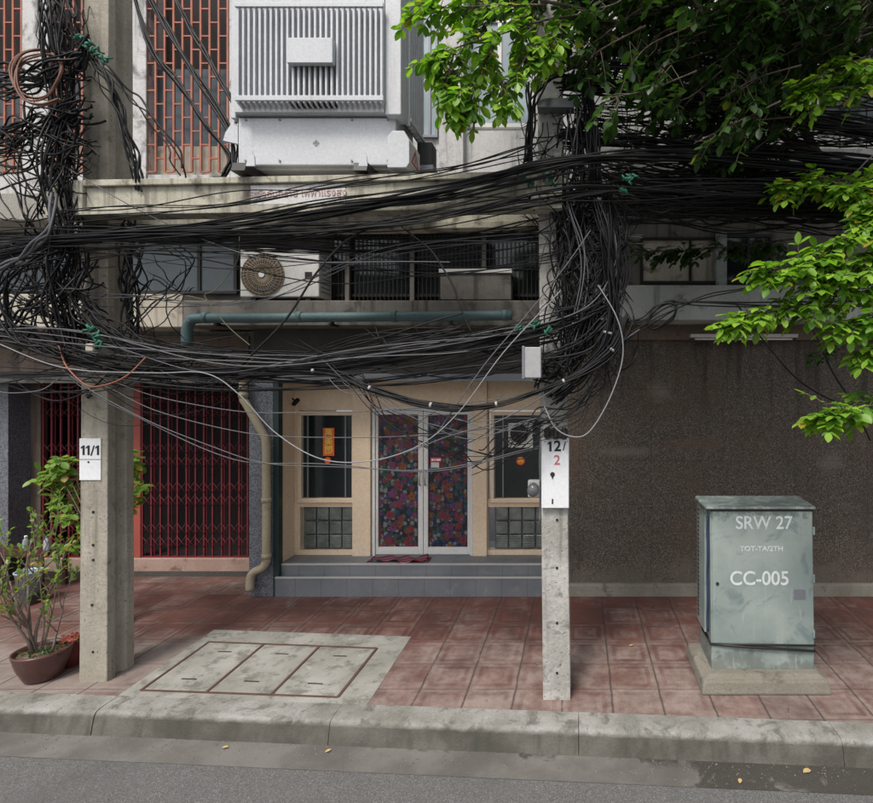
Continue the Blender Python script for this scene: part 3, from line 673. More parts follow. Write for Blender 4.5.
m_ = MB()
for u in (206, 300, 395, 505):
    c = P(u, 317.8 - (u - 200) * .008, 6.3); m_.tube([c - Vector((.03, 0, 0)), c + Vector((.03, 0, 0))], .067, 14)
parts(m_, 'collar', M['pipeblue'], t)
m_ = MB()
for u in (215, 330, 450): c = P(u, 318, 6.3); m_.box(c.x - .015, c.x + .015, 6.3, 6.5, c.z - .09, c.z - .06); m_.box(c.x - .015, c.x + .015, 6.35, 6.38, c.z - .09, c.z + .02)
parts(m_, 'bracket', M['darkmetal'], t)
# air conditioner
ay = 6.52; ax0, ax1, az0, az1 = px(240, ay), px(319, ay), 3.765, pz(248, ay)
t = thing('air_conditioner', 'pale outdoor air conditioner unit with round fan grille standing on the ledge', 'air conditioner', ((ax0 + ax1) / 2, ay + .15, 3.75))
BX(ax0, ax1, ay, ay + .34, az0 + .03, az1).build('casing', M['acwhite'], t, .015, 3)
for x in (ax0 + .15, ax1 - .15): BX(x - .03, x + .03, ay + .02, ay + .3, az0 - .015, az0 + .03).build('foot', M['darkmetal'], t)
fc = (px(263, ay), pz(275, ay)); fr_ = 21.5 * ay / F
g_ = MB().disc(fc, fr_, ay - .004, ay + .002, 40).build('fan_opening', M['brownbeam'], t)
m_ = MB()
for k in range(36):
    a = 2 * math.pi * k / 36; m_.tube([(fc[0] + .03 * math.cos(a), ay - .02, fc[1] + .03 * math.sin(a)), (fc[0] + fr_ * .6 * math.cos(a + .1), ay - .026, fc[1] + fr_ * .6 * math.sin(a + .1)), (fc[0] + fr_ * math.cos(a + .2), ay - .008, fc[1] + fr_ * math.sin(a + .2))], .0035, 4)
for rr in (.3, .5, .7, .88, 1):
    m_.tube([(fc[0] + fr_ * rr * math.cos(a), ay - .022 + .012 * rr ** 3, fc[1] + fr_ * rr * math.sin(a)) for a in [2 * math.pi * k / 36 for k in range(37)]], .0035, 4, False)
m_.build('fan_grille', M['pipebeige'], t)
MB().disc(fc, .035, ay - .034, ay - .02, 20).build('fan_hub', M['white'], t)
BX(px(305, ay), px(312, ay), ay - .006, ay, pz(279, ay), pz(272, ay)).build('badge', M['darkmetal'], t)
m_ = MB(); 
for k in range(10): z = az0 + .1 + k * .055; m_.box(ax1 + .0005, ax1 + .005, ay + .05, ay + .3, z, z + .012)
m_.build('side_louvre', M['metalgrey'], t)
t = thing('storage_box', 'low pale metal box with a light top edge on the ledge by the barred window', 'box', P(475, 290, 6.55))
BX(px(440, 6.55), px(511, 6.55), 6.56, 6.76, 3.77, pz(273, 6.55)).build('body', M['greyplaster'], t, .006)
BX(px(439, 6.55), px(512, 6.55), 6.54, 6.78, pz(273, 6.55), pz(269, 6.55)).build('lid', M['acwhite'], t, .004)
for u in (446, 500): BX(px(u, 6.55), px(u + 5, 6.55), 6.57, 6.75, 3.751, 3.772).build('foot', M['darkmetal'], t)

# ================================================================== POLES
def ipole(x0, x1, yf, dep, top, lean, m, name, label, uoff=0):
    """I-section concrete pole: wide front and rear flange, recessed web"""
    t = thing(name, label, 'utility pole', ((x0 + x1) / 2, yf + dep / 2, 0), 'concrete utility poles')
    wd = x1 - x0; f_ = .09; rc = .05
    out = [(x0, yf), (x1, yf), (x1, yf + f_), (x1 - rc, yf + f_ + .03), (x1 - rc, yf + dep - f_ - .03), (x1, yf + dep - f_), (x1, yf + dep), (x0, yf + dep),
           (x0, yf + dep - f_), (x0 + rc, yf + dep - f_ - .03), (x0 + rc, yf + f_ + .03), (x0, yf + f_)]
    n_ = len(out); L_ = 24; vs = []; fs = []
    for k in range(L_ + 1):
        z = top * k / L_; s_ = 1 - .018 * z; cx, cy = (x0 + x1) / 2, yf + dep / 2
        vs += [(cx + (p[0] - cx) * s_ + lean * z + U(-.0015, .0015), cy + (p[1] - cy) * s_, z) for p in out]
    for k in range(L_):
        for i in range(n_): fs.append((k * n_ + i, k * n_ + (i + 1) % n_, (k + 1) * n_ + (i + 1) % n_, (k + 1) * n_ + i))
    fs.append(tuple(range(L_ * n_, L_ * n_ + n_)))
    MB().add(vs, fs).build('shaft', m, t, .008)
    return t
LPX0, LPX1, LPY = px(79, 4.834), px(107, 4.834), 4.834
lp = ipole(LPX0, LPX1, LPY, .30, 8.6, .002, M['pole_concrete'], 'utility_pole', 'grooved concrete utility pole beside the potted shrub, with the 11/1 plate')
m_ = MB()
for v_, du in ((395, -2), (462, 0), (512, 0), (545, 0), (560, 0), (605, -1), (652, 0)):
    c = P(93 + du, v_, LPY); m_.disc((c.x, c.z), .011, c.y - .003, c.y + .02, 12)
parts(m_, 'bolt_hole', M['dark'], lp)
def slope(z): return .009 * z * 1.0
y_ = LPY + .012 * 0
zz0, zz1 = pz(480, LPY), pz(438.5, LPY)
pl = BX(px(79.8, LPY), px(101, LPY), LPY - .004, LPY + .006, zz0, zz1).build('number_plate', M['white'], lp)
def one(mb, x, z, h, y): mb.prism([(x - .012 * h / .1, z), (x + .010 * h / .1, z), (x + .010 * h / .1, z + h), (x - .008 * h / .1, z + h), (x - .030 * h / .1, z + h * .80), (x - .030 * h / .1, z + h * .66), (x - .012 * h / .1, z + h * .76)], y, y + .0015)
m_ = MB(); hh = .088; zb0 = pz(455, LPY)
for u in (83.6, 88.6, 98.0): one(m_, px(u + .6, LPY), zb0, hh, LPY - .006)
xx = px(93.2, LPY); m_.prism([(xx - .022, zb0 - .006), (xx - .009, zb0 - .006), (xx + .020, zb0 + hh), (xx + .007, zb0 + hh)], LPY - .006, LPY - .0045)
m_.build('lettering', M['ink'], pl)
BX(px(79.8, LPY), px(101, LPY), LPY - .0055, LPY - .004, pz(459.7, LPY), pz(459, LPY)).build('seam', M['metalgrey'], pl)
MB().disc((px(89, LPY), pz(462, LPY)), .009, LPY - .007, LPY - .0045, 12).build('rivet', M['ink'], pl)
m_ = MB(); c = P(90, 396, LPY); m_.tube([c + Vector((-.03, 0, .01)), c + Vector((.02, -.04, -.01)), c + Vector((.04, -.03, .02))], .015, 6)
m_.build('bolt', M['darkmetal'], lp)

RPX0, RPX1, RPY = px(543, 4.557), px(570.5, 4.557), 4.557
rp = ipole(RPX0, RPX1, RPY, .28, 8.6, -.0115, M['pole_concrete_grey'], 'utility_pole', 'grey concrete utility pole in front of the karaoke entrance, with the 12/2 plate')
m_ = MB()
for v_ in (424, 520, 568, 623, 673):
    c = P(557, v_, RPY); m_.disc((c.x, c.z), .011, RPY - .004, RPY + .02, 12)
parts(m_, 'bolt_hole', M['dark'], rp)
pl = BX(px(541.5, 4.53), px(569, 4.53), 4.515, 4.553, pz(508, 4.53), pz(438, 4.53)).build('number_plate', M['white'], rp, .008, 3)
m_ = MB(); one(m_, px(550.5, 4.51), pz(451.5, 4.51), .085, 4.5125); m_.build('lettering', M['ink'], pl); text('2', 'lettering', M['ink'], pl, (px(557.5, 4.51), 4.513, pz(446.6, 4.51)), .125, bold=.003); text('/', 'lettering', M['ink'], pl, (px(564.3, 4.51), 4.513, pz(446.6, 4.51)), .105, bold=.001)
text('2', 'lettering', M['redink'], pl, (px(557, 4.51), 4.513, pz(460.5, 4.51)), .115, bold=.001)
m_ = MB(); c = (px(552.5, 4.51), pz(474.5, 4.51)); m_.disc(c, .02, 4.512, 4.5165, 14); m_.prism([(c[0] - .012, c[1] - .012), (c[0], c[1] - .045), (c[0] + .012, c[1] - .012)], 4.511, 4.5162)
m_.box(px(551.7, 4.51), px(553.3, 4.51), 4.512, 4.5165, pz(504, 4.51), pz(499, 4.51)); parts(m_, 'plate_mark', M['ink'], pl)
for u in (544, 567): BX(px(u, 4.5), px(u, 4.5) + .01, 4.511, 4.516, pz(442, 4.51), pz(441, 4.51)).build('rivet', M['metalgrey'], pl)
# insulator bracket on the pole
for v_ in (390, 433): 
    m_ = MB(); c = P(556, v_, 4.5); m_.box(c.x - .1, c.x + .1, 4.46, 4.54, c.z - .035, c.z + .03); 
    for k in range(3): m_.tube([(c.x - .07 + k * .07, 4.45, c.z - .05), (c.x - .07 + k * .07, 4.45, c.z + .05)], .02, 8)
    m_.build('cable_bracket', M['darkmetal'], rp, .004)
m_ = MB(); 
for v_ in (105,): c = P(560, v_, 4.5); m_.box(c.x - .19, c.x + .12, 4.44, 4.555, c.z - .05, c.z + .03)
m_.build('crossarm_clamp', M['metalgrey'], rp, .005)
# grey switch box + meter on the pole
t = thing('junction_box', 'light grey electrical box hanging at the left side of the 12/2 pole', 'electrical box', P(531, 376, 4.62))
BX(px(523, 4.3), px(541, 4.3), 4.30, 4.44, pz(378, 4.3), pz(347, 4.3)).build('body', M['boxgrey'], t, .008, 3)
BX(px(522, 4.3), px(524.6, 4.3), 4.292, 4.36, pz(379, 4.3), pz(346, 4.3)).build('hinge_edge', M['metalgrey'], t, .003)
m_ = MB(); m_.box(px(530, 4.4), px(560, 4.4), 4.441, 4.47, pz(352, 4.4), pz(356, 4.4) + .01); m_.box(px(543, 4.4), px(556, 4.4), 4.47, 4.552, pz(352, 4.4), pz(356, 4.4) + .01); m_.build('mount', M['darkmetal'], t)
t = thing('electric_meter', 'round glass electric meter at the left edge of the 12/2 pole', 'meter', P(533, 498, 4.6))
m_ = MB(); c = P(533.5, 489, 4.6); n_ = 24
BX(c.x - .05, c.x + .055, 4.60, 4.66, c.z - .075, c.z + .075).build('base', M['acwhite'], t, .012, 3)
vs = []; fs = []
for j, (r, y) in enumerate(((.05, 4.60), (.05, 4.54), (.042, 4.515), (.025, 4.503), (.001, 4.5))):
    vs += [(c.x + r * math.cos(2 * math.pi * k / n_), y, c.z + r * 1.15 * math.sin(2 * math.pi * k / n_)) for k in range(n_)]
    if j: fs += [((j - 1) * n_ + k, (j - 1) * n_ + (k + 1) % n_, j * n_ + (k + 1) % n_, j * n_ + k) for k in range(n_)]
MB().add(vs, fs, True).build('glass_dome', M['meterglass'], t)
MB().tube(catmull([(c.x + .055, 4.63, c.z - .3), (c.x + .06, 4.64, c.z), (c.x + .055, 4.63, c.z + .25), (c.x + .07, 4.62, c.z + .5)], 6), .012, 8).build('conduit', M['metalgrey'], t)

# ================================================================== TRANSFORMER AND PLATFORM
def beam(x0, x1, dy, name, label, endr):
    t = thing(name, label, 'beam', ((x0 + x1) / 2, poleY((x0 + x1) / 2) + dy, 4.18), 'concrete platform beams between the poles')
    def q(x, d): return Vector((x, poleY(x) + dy + d, 0))
    def seg(a, b_, d0, d1, z0, z1, m_):
        p = [q(a, d0), q(b_, d0), q(b_, d1), q(a, d1)]
        za = lambda x, z: z - .007 * (x + 2.5) 
        m_.hexa([(v.x, v.y, za(v.x, z0)) for v in p], [(v.x, v.y, za(v.x, z1)) for v in p])
    m_ = MB()
    seg(x0 + .35, x1 - .3, 0, .16, 4.18, 4.245, m_); seg(x0 + .35, x1 - .3, 0, .16, 4.435, 4.49, m_); seg(x0 + .35, x1 - .3, .035, .125, 4.245, 4.435, m_)
    seg(x0, x0 + .35, 0, .16, 4.18, 4.49, m_); seg(x1 - .3, x1, 0, .16, 4.18, 4.49, m_)
    return m_.build('web', M['beam'], t, .006), t
_, bf = beam(px(41, 4.62), px(562, 4.35), -.19, 'platform_beam', 'front concrete beam under the transformer, with faded red writing', 1)
_, bb = beam(px(60, 5.2), px(566, 4.9), .33, 'platform_beam', 'rear concrete beam under the transformer, behind the front one', 1)
# painted patch and writing on the front beam
xa, xb = px(250, 4.55), px(345, 4.5)
def by(x): return poleY(x) - .19
yo = .035 - .002
pt = MB().hexa([(xa, by(xa) + yo - .004, 4.262), (xb, by(xb) + yo - .004, 4.255), (xb, by(xb) + yo + .004, 4.255), (xa, by(xa) + yo + .004, 4.262)],
               [(xa, by(xa) + yo - .004, 4.425), (xb, by(xb) + yo - .004, 4.42), (xb, by(xb) + yo + .004, 4.42), (xa, by(xa) + yo + .004, 4.425)]).build('painted_panel', M['plaster'], bf)
xm = (xa + xb) / 2
text('ระวังอันตราย ไฟฟ้าแรงสูง', 'lettering', M['fadedred'], pt, (xm, by(xm) + yo - .0075, 4.345), .085, rot=(R(90), 0, R(-3.8)))
# transformer
TY = 4.60; TX0, TX1 = px(238, TY), px(396, TY); TZ = 4.50
tf = thing('transformer', 'large grey finned electrical transformer on the concrete platform', 'transformer', ((TX0 + TX1) / 2, 5.0, TZ))
BX(TX0, TX1, TY + .06, 5.08, 4.60, 6.6).build('tank', M['transformer'], tf, .01)
BX(TX0, TX1, TY, TY + .07, 4.615, 5.03).build('front_plate', M['transformer'], tf, .012, 3)
BX(px(385, 4.52), TX1 + .07, TY - .08, TY + .10, 5.015, 6.6).build('corner_column', M['transformer'], tf, .008)
BX(px(233, TY), TX0 - .002, TY - .03, TY + .12, 5.01, 6.6).build('edge_column', M['transformer'], tf, .006)
BX(TX0 + .01, px(385, 4.55), 4.535, TY + .059, 5.045, 6.6).build('fin_backing', M['transformer'], tf)
m_ = MB(); nf = 27; fx0, fx1 = px(240.5, 4.5), px(383, 4.5)
zb_, zt_ = pz(99, 4.47), pz(7, 4.47)
for i in range(nf):
    x = fx0 + (fx1 - fx0) * i / (nf - 1); hw = .009
    pr = [(TY + .06, 5.04), (4.46, zb_ - .035), (4.46, zt_), (TY + .06, zt_ + .02)]
    m_.add([(x - hw, y, z) for y, z in pr] + [(x + hw, y, z) for y, z in pr], [(3, 2, 1, 0), (4, 5, 6, 7), (0, 1, 5, 4), (1, 2, 6, 5), (2, 3, 7, 6), (3, 0, 4, 7)])
parts(m_, 'front_fin', M['transformer'], tf)
m_ = MB(); m_.box(fx0 - .02, fx1 + .02, 4.45, 4.475, zb_ - .022, zb_ + .022); m_.box(fx0 - .02, fx1 + .02, 4.45, 4.475, zt_ - .01, zt_ + .03)
parts(m_, 'fin_rail', M['transformer'], tf, .004)
for i in range(7):
    y = TY + .13 + i * .062; BX(TX1 + .05, TX1 + .085, y - .008, y + .008, 5.02, 6.45).build('side_fin', M['transformer'], tf, .002)
BX(TX1 + .03, TX1 + .05, TY + .11, TY + .53, 5.04, 6.45).build('side_panel', M['metalgrey'], tf)  # darker grey than the tank, so gaps between the fins look shaded
BX(TX1 + .086, TX1 + .10, TY + .11, TY + .53, 5.05, 5.08).build('fin_rail', M['transformer'], tf)
BX(px(288, 4.42), px(333.5, 4.42), 4.40, 4.452, pz(64, 4.42), pz(39, 4.42)).build('name_plate', M['transformer'], tf, .004)
BX(px(289, 4.45), px(333, 4.45), 4.50, 4.534, pz(103, 4.45), pz(66, 4.45)).build('plate_shade_block', M['darkmetal'], tf)  # dark block standing in for the shade below the plate
m_ = MB()
for u in (248, 366):
    x = px(u, TY); m_.hexa([(x - .05, 4.44, 4.505), (x + .07, 4.44, 4.505), (x + .07, 5.2, 4.505), (x - .05, 5.2, 4.505)], [(x - .05, 4.47, 4.585), (x + .07, 4.47, 4.585), (x + .07, 5.2, 4.61), (x - .05, 5.2, 4.61)])
parts(m_, 'skid', M['darkmetal'], tf, .004)
for u in (257, 366):
    x = px(u + 4, TY); MB().prism([(x - .04, 4.55), (x + .035, 4.55), (x + .03, 4.63), (x + .005, 4.68), (x - .02, 4.66)], 4.455, 4.47).build('foot_gusset', M['transformer'], tf)
x = px(232, TY); MB().prism([(x - .08, 4.83), (x + .05, 4.80), (x + .05, 4.97), (x + .0, 4.99), (x - .06, 4.9)], TY + .0, TY + .03).build('lifting_lug', M['transformer'], tf, .003)
x = px(391, 4.5)
hb = MB().prism([(x - .01, 4.53), (x + .15, 4.53), (x + .175, 4.57), (x + .175, 4.76), (x + .13, 4.84), (x + .03, 4.84), (x - .01, 4.79)], 4.44, 4.74).build('side_bracket', M['transformer'], tf, .006)
xs_ = x + .176
sg = MB().add([(xs_, 4.46, 4.575), (xs_, 4.72, 4.575), (xs_, 4.72, 4.755), (xs_, 4.46, 4.755)], [(0, 1, 2, 3)]).build('danger_sign', M['white'], hb)
a = [(4.48, 4.59), (4.70, 4.59), (4.59, 4.74)]; cn = (4.59, 4.64)
m_ = MB()
for i in range(3):
    p, q = a[i], a[(i + 1) % 3]; pi = tuple(cn[k] + (p[k] - cn[k]) * .62 for k in (0, 1)); qi = tuple(cn[k] + (q[k] - cn[k]) * .62 for k in (0, 1))
    m_.quad((xs_ + .002, *p), (xs_ + .002, *q), (xs_ + .002, *qi), (xs_ + .002, *pi))
m_.quad((xs_ + .0025, 4.58, 4.61), (xs_ + .0025, 4.60, 4.63), (xs_ + .0025, 4.60, 4.68), (xs_ + .0025, 4.575, 4.64))
m_.build('danger_triangle', M['red'], sg)
for u in (246, 280, 352, 388):
    for v_ in (120, 161): c = P(u, v_, TY); MB().disc((c.x, c.z), .010, TY - .010, TY + .002, 6).build('bolt', M['metalgrey'], tf)
m_ = MB(); c = P(316, 143, TY - .004)
for k in range(4):
    a = k * math.pi / 2; m_.tube([(c.x, c.y, c.z), (c.x + .03 * math.cos(a), c.y, c.z + .03 * math.sin(a))], .002, 4)
m_.tube([(c.x + .02 * math.cos(t_), c.y, c.z + .02 * math.sin(t_)) for t_ in [k * .5236 for k in range(13)]], .0015, 4)
m_.build('stamped_mark', M['metalgrey'], tf)
t = thing('surge_box', 'small black louvred box on the platform right of the transformer', 'electrical box', P(425, 168, 5.0))
BX(px(417, 5), px(432, 5), 5.0, 5.16, pz(168, 5) + .02, pz(142, 5)).build('body', M['blackmesh'], t, .006)
BX(px(415, 5), px(434, 5), 4.97, 5.2, pz(168, 5) - .04, pz(168, 5) + .018).build('bracket', M['metalgrey'], t, .004)
# dark platform decking between the beams
for u, lb in ((236, 'dark steel plate across the beams at the left foot of the transformer'), (408, 'dark steel plate across the beams at the right end of the transformer')):
    x = px(u, 4.8); props(BX(x - .05, x + .05, poleY(x) - .17, poleY(x) + .5, 4.492 - .007 * (x + 2.5), 4.502 - .007 * (x + 2.5)).build('steel_plate', M['darkmetal']), lb, 'plate', 'steel plates on the platform beams')

# ================================================================== CABINET
cb = thing('telecom_cabinet', 'green grey street cabinet stencilled SRW 27 and CC-005 on a concrete base', 'cabinet', (1.7, 4.95, 0))
yf = 4.786; bz = .14; x0b, x1b = px(711.5, yf), px(814.5, yf); x0t, x1t = px(710, yf), px(812.5, yf); yb = 5.2; zt = 1.593
MB().hexa([(1.07, 4.616, 0), (2.21, 4.616, 0), (2.21, 5.32, 0), (1.07, 5.32, 0)], [(1.09, 4.64, bz - .02), (2.19, 4.64, bz - .02), (2.19, 5.30, bz - .02), (1.09, 5.30, bz - .02)]).build('concrete_base', M['oldconcrete'], cb, .02, 2)
MB().hexa([(1.10, 4.65, bz - .021), (2.18, 4.65, bz - .021), (2.18, 5.29, bz - .021), (1.10, 5.29, bz - .021)], [(1.16, 4.715, bz + .005), (2.13, 4.715, bz + .005), (2.13, 5.25, bz + .005), (1.16, 5.25, bz + .005)]).build('base_chamfer', M['oldconcrete'], cb, .008, 2)
body = MB().hexa([(x0b, yf, bz), (x1b, yf, bz), (x1b, yb, bz), (x0b, yb, bz)], [(x0t, yf, zt), (x1t, yf, zt), (x1t, yb, zt), (x0t, yb, zt)]).build('body', M['cabinet'], cb, .008)
dr = MB().hexa([(x0b + .012, yf - .012, bz + .245), (x1b - .008, yf - .012, bz + .215), (x1b - .008, yf, bz + .215), (x0b + .012, yf, bz + .245)], [(x0t + .012, yf - .012, zt - .02), (x1t - .008, yf - .012, zt - .02), (x1t - .008, yf, zt - .02), (x0t + .012, yf, zt - .02)]).build('door', M['cabinet'], cb, .004)
MB().hexa([(x0t - .05, yf - .035, zt), (x1t + .02, yf - .035, zt), (x1t + .05, yb + .0, zt), (x0t - .05, yb + .0, zt)], [(x0t - .045, yf - .03, zt + .022), (x1t + .018, yf - .03, zt + .022), (x1t + .045, yb - .005, zt + .032), (x0t - .045, yb - .005, zt + .032)]).build('lid', M['cabinet'], cb, .008)
BX(x0t, x1t, yf - .016, yf - .0005, zt - .022, zt - .004).build('lid_seam', M['darkmetal'], cb)
for z_ in (.45, .95, 1.38): BX(x1b - .022, x1b - .004, yf - .022, yf - .002, bz + z_ - .16, bz + z_ - .09).build('hinge', M['cabinet'], cb, .003)
MB().disc((x0b + .05, bz + .78), .014, yf - .02, yf - .010, 14).build('lock', M['darkmetal'], dr)
for k in range(9): MB().disc((x0t + .06 + k * .113, zt - .012), .005, yf - .02, yf - .014, 8).build('rivet', M['darkmetal'], cb)
m_ = MB(); m_.tube([(x0b - .012, yb - .1, bz + .25), (x0b - .012, yf - .01, bz + .235), (x0b + .3, yf - .022, bz + .215), (x1b, yf - .018, bz + .175), (x1b + .008, yf + .1, bz + .17)], .011, 6)
m_.tube([(x0b - .01, yb - .1, bz + .22), (x0b - .008, yf - .012, bz + .238), (x0b + .35, yf - .020, bz + .235), (x1b, yf - .018, bz + .225), (x1b + .006, yf + .1, bz + .22)], .009, 6)
m_.build('strap', M['darkmetal'], cb)
m_ = MB(); m_.box(x0t - .03, x0t - .002, yf + .08, yb - .02, bz + .30, zt - .01); vo = m_.build('side_door', M['cabinet'], cb, .005)
m_ = MB()
for k in range(26): z = bz + .36 + k * .04; m_.box(x0t - .0335, x0t - .0302, yf + .30, yf + .36, z, z + .018)
m_.build('vent_slot', M['darkmetal'], vo)
m_ = MB(); m_.tube(catmull([(x0t - .012, yf + .035 + .01 * math.sin(k * 2), bz + .33 + k * .13) for k in range(9)], 4), .012, 6); m_.build('blue_cable', M['cableblue'], cb)
text('SRW 27', 'lettering', M['stencil'], dr, (px(764, yf) - .005, yf - .0138, pz(523, yf)), .165, bold=.0015, sx=.92)
text('TOT-TA/2TH', 'lettering', M['stencil'], dr, (px(761, yf), yf - .0138, pz(548.5, yf)), .062, bold=.001, sx=1.1)
text('CC-005', 'lettering', M['stencil'], dr, (px(759, yf), yf - .0138, pz(578.5, yf)), .175, bold=.002, sx=.95)
sx_, sz_ = px(799.5, yf), pz(594, yf)
BX(sx_ - .055, sx_ + .05, yf - .0145, yf - .0122, sz_ - .045, sz_ + .045).build('sticker', M['metalgrey'], dr)

# ================================================================== SMALL THINGS AT THE ENTRANCE
t = thing('banner', 'orange vertical paper banner with gold Chinese characters on the left dark window', 'banner', P(328, 466, BY - .001))
yb_ = BY + .012
MB().prism([(B(322.6), Z(456)), (B(334.0), Z(456)), (B(334.0), Z(428)), (B(322.6), Z(428))], yb_ - .004, yb_).build('sheet', M['orange'], t, .003)
for k, ch in enumerate('萬美閣'): text(ch, 'character', M['gold'], t, (B(328.3), yb_ - .0055, Z(433.3 + k * 8.6)), .118, bold=.0015)
MB().disc((B(327.3), Z(460.5)), .045, yb_ - .004, yb_, 14).build('tassel', M['orange'], t)
t = thing('paper_charm', 'small round orange paper charm on the right dark window', 'charm', P(520, 466, BY))
MB().disc((B(520.5), Z(461)), .058, yb_ - .004, yb_, 10).build('disc', M['orange'], t)
text('福', 'character', M['gold'], t, (B(520.5), yb_ - .0055, Z(461)), .07, bold=.001)
t = thing('exhaust_fan', 'black round exhaust fan in a white panel of the right window', 'fan', P(521, 446, BY - .02))
BX(B(508.5), B(533), BY - .012, BY + .016, Z(447.5), Z(423)).build('panel', M['acwhite'], t, .003)
c = (B(519.5), Z(433.5)); MB().disc(c, .125, BY - .03, BY - .012, 32).build('opening', M['blackmesh'], t)
m_ = MB()
for k in range(5):
    a = k * 2 * math.pi / 5; ca, sa = math.cos(a), math.sin(a)
    m_.add([(c[0] + .02 * ca, BY - .036, c[1] + .02 * sa), (c[0] + .11 * math.cos(a - .25), BY - .044, c[1] + .11 * math.sin(a - .25)), (c[0] + .11 * math.cos(a + .3), BY - .032, c[1] + .11 * math.sin(a + .3))], [(0, 1, 2)])
m_.build('blade', M['darkmetal'], t)
MB().disc(c, .03, BY - .05, BY - .03, 16).build('hub', M['darkmetal'], t)
t = thing('door_sign', 'small red and white sign stuck on the right floral door', 'sign', P(436, 468, BY))
BX(B(430.2), B(441.5), BY + .003, BY + .0105, Z(462.3), Z(457.3)).build('red_panel', M['red'], t)
BX(B(431.0), B(439.0), BY + .003, BY + .0105, Z(467.6), Z(462.5)).build('white_panel', M['acwhite'], t)
m_ = MB()
for k, (a, b_) in enumerate(((431.3, 433.6), (434.2, 435.2), (436, 440.6))): m_.box(B(a), B(b_), BY + .001, BY + .003, Z(460.8), Z(458.8))
m_.build('lettering', M['white'], t)
t = thing('security_camera', 'small black camera on the tan wall left of the doors', 'camera', P(295, 402, 7.1))
c = P(296, 402, 7.1)
MB().tube([c + Vector((-.03, .0, -.03)), c + Vector((.05, -.05, .03))], .03, 12).build('body', M['black'], t)
MB().tube([c + Vector((-.06, .02, .05)), c + Vector((-.01, 0, .01))], .01, 6).build('mount', M['black'], t)
# rag mat
x0m, x1m = -2.72, -2.03; nn = 26; mm = 8; vs = []; fs = []; rg = random.Random(5)
for i in range(nn + 1):
    for j in range(mm + 1):
        s_ = i / nn; q = j / mm; x = x0m + (x1m - x0m) * s_ + .03 * math.sin(q * 3); y = 6.91 + .2 * q + .025 * math.sin(s_ * 6)
        z = FZ + .03 + .022 * math.sin(s_ * 17 + q * 4) * (1 - q * .4) + .03 * max(0, s_ - .75) * 4 * rg.uniform(.5, 1)
        vs.append((x, y, max(z, FZ + .006)))
for i in range(nn):
    for j in range(mm): fs.append((i * (mm + 1) + j, (i + 1) * (mm + 1) + j, (i + 1) * (mm + 1) + j + 1, i * (mm + 1) + j + 1))
t = thing('door_mat', 'crumpled red striped rag mat on the top step before the doors', 'mat', (-2.37, 7.0, FZ))
mo = MB().add(vs, fs, True).build('cloth', M['rag'], t); sm = mo.modifiers.new('thick', 'SOLIDIFY'); sm.thickness = .012
m_ = MB()
for k in range(26):
    for xx, s_ in ((x0m, -1), (x1m, 1)):
        y = 6.91 + .2 * rg.random(); m_.tube([(xx, y, FZ + .015), (xx + s_ * .03, y + rg.uniform(-.02, .02), FZ + .02), (xx + s_ * .055, y + rg.uniform(-.03, .03), FZ + .006)], .004, 4)
m_.build('fringe', M['rag'], t)

# ================================================================== FOLIAGE HELPERS
def leaflet(mb, p, d, up, L, W):
    d = d.normalized(); s_ = d.cross(up)
    if s_.length < 1e-4: s_ = d.orthogonal()
    s_.normalize(); n_ = s_.cross(d)
    bend = U(-.2, .05) * L
    st = ((.25, .75), (.55, 1.0), (.82, .66))
    vs = [p]
    for t_, w_ in st:
        c = p + d * (L * t_) + n_ * (bend * t_ * t_)
        vs += [c - s_ * (W * w_ / 2) + n_ * W * .12, c, c + s_ * (W * w_ / 2) + n_ * W * .12]
    vs.append(p + d * L + n_ * bend)
    fs = [(0, 2, 1), (0, 3, 2), (1, 2, 5, 4), (2, 3, 6, 5), (4, 5, 8, 7), (5, 6, 9, 8), (7, 8, 10), (8, 9, 10)]
    mb.add(vs, fs, True)
def frond(mb, base, d, L, n, ll, droop=.5):
    d = d.normalized(); p = base.copy(); step = L / n; up = Vector((U(-.25, .25), U(-.35, .1), 1)).normalized()
    pts = [p.copy()]
    for i in range(n):
        d = (d + Vector((0, 0, -droop / n))).normalized(); p = p + d * step; pts.append(p.copy())
        side = d.cross(up).normalized()
        for s_ in (-1, 1):
            if random.random() < .08: continue
            ld = (side * s_ * U(.75, 1) + d * U(.35, .7) + Vector((U(-.12, .12), U(-.12, .12), U(-.35, .05)))).normalized()
            sz = ll * U(.6, 1.2) * (.8 + .35 * math.sin(math.pi * (i + 1) / (n + 1)))
            leaflet(mb, p, ld, up + Vector((U(-.4, .4), U(-.4, .4), 0)), sz, sz * U(.5, .72))
    leaflet(mb, p, d, up, ll * 1.1, ll * .6)
    return pts
def spray(leafmb, twigmb, ctrl, nf, fl, ll, rad=(.02, .006), n=4, droop=.6, jit=.06):
    pts = catmull([P(*c) for c in ctrl], 8); m_ = len(pts)
    twigmb.tube(pts, [rad[0] + (rad[1] - rad[0]) * i / (m_ - 1) for i in range(m_)], 5)
    for k in range(nf):
        f_ = U(.12, 1) if k else 1.0; i = min(m_ - 2, int(f_ * (m_ - 1))); p = pts[i]; t_ = (pts[i + 1] - pts[i]).normalized()
        rd = Vector((U(-1, 1), U(-1, 1), U(-.8, .8)))
        d = (t_ * U(.5, 1.1) + rd * .8).normalized()
        b_ = p + Vector((U(-jit, jit), U(-jit, jit), U(-jit, jit)))
        fp = frond(leafmb, b_, d, fl * U(.7, 1.15), n, ll, droop); twigmb.tube([p] + fp[::2] + [fp[-1]], .0035, 3, False)

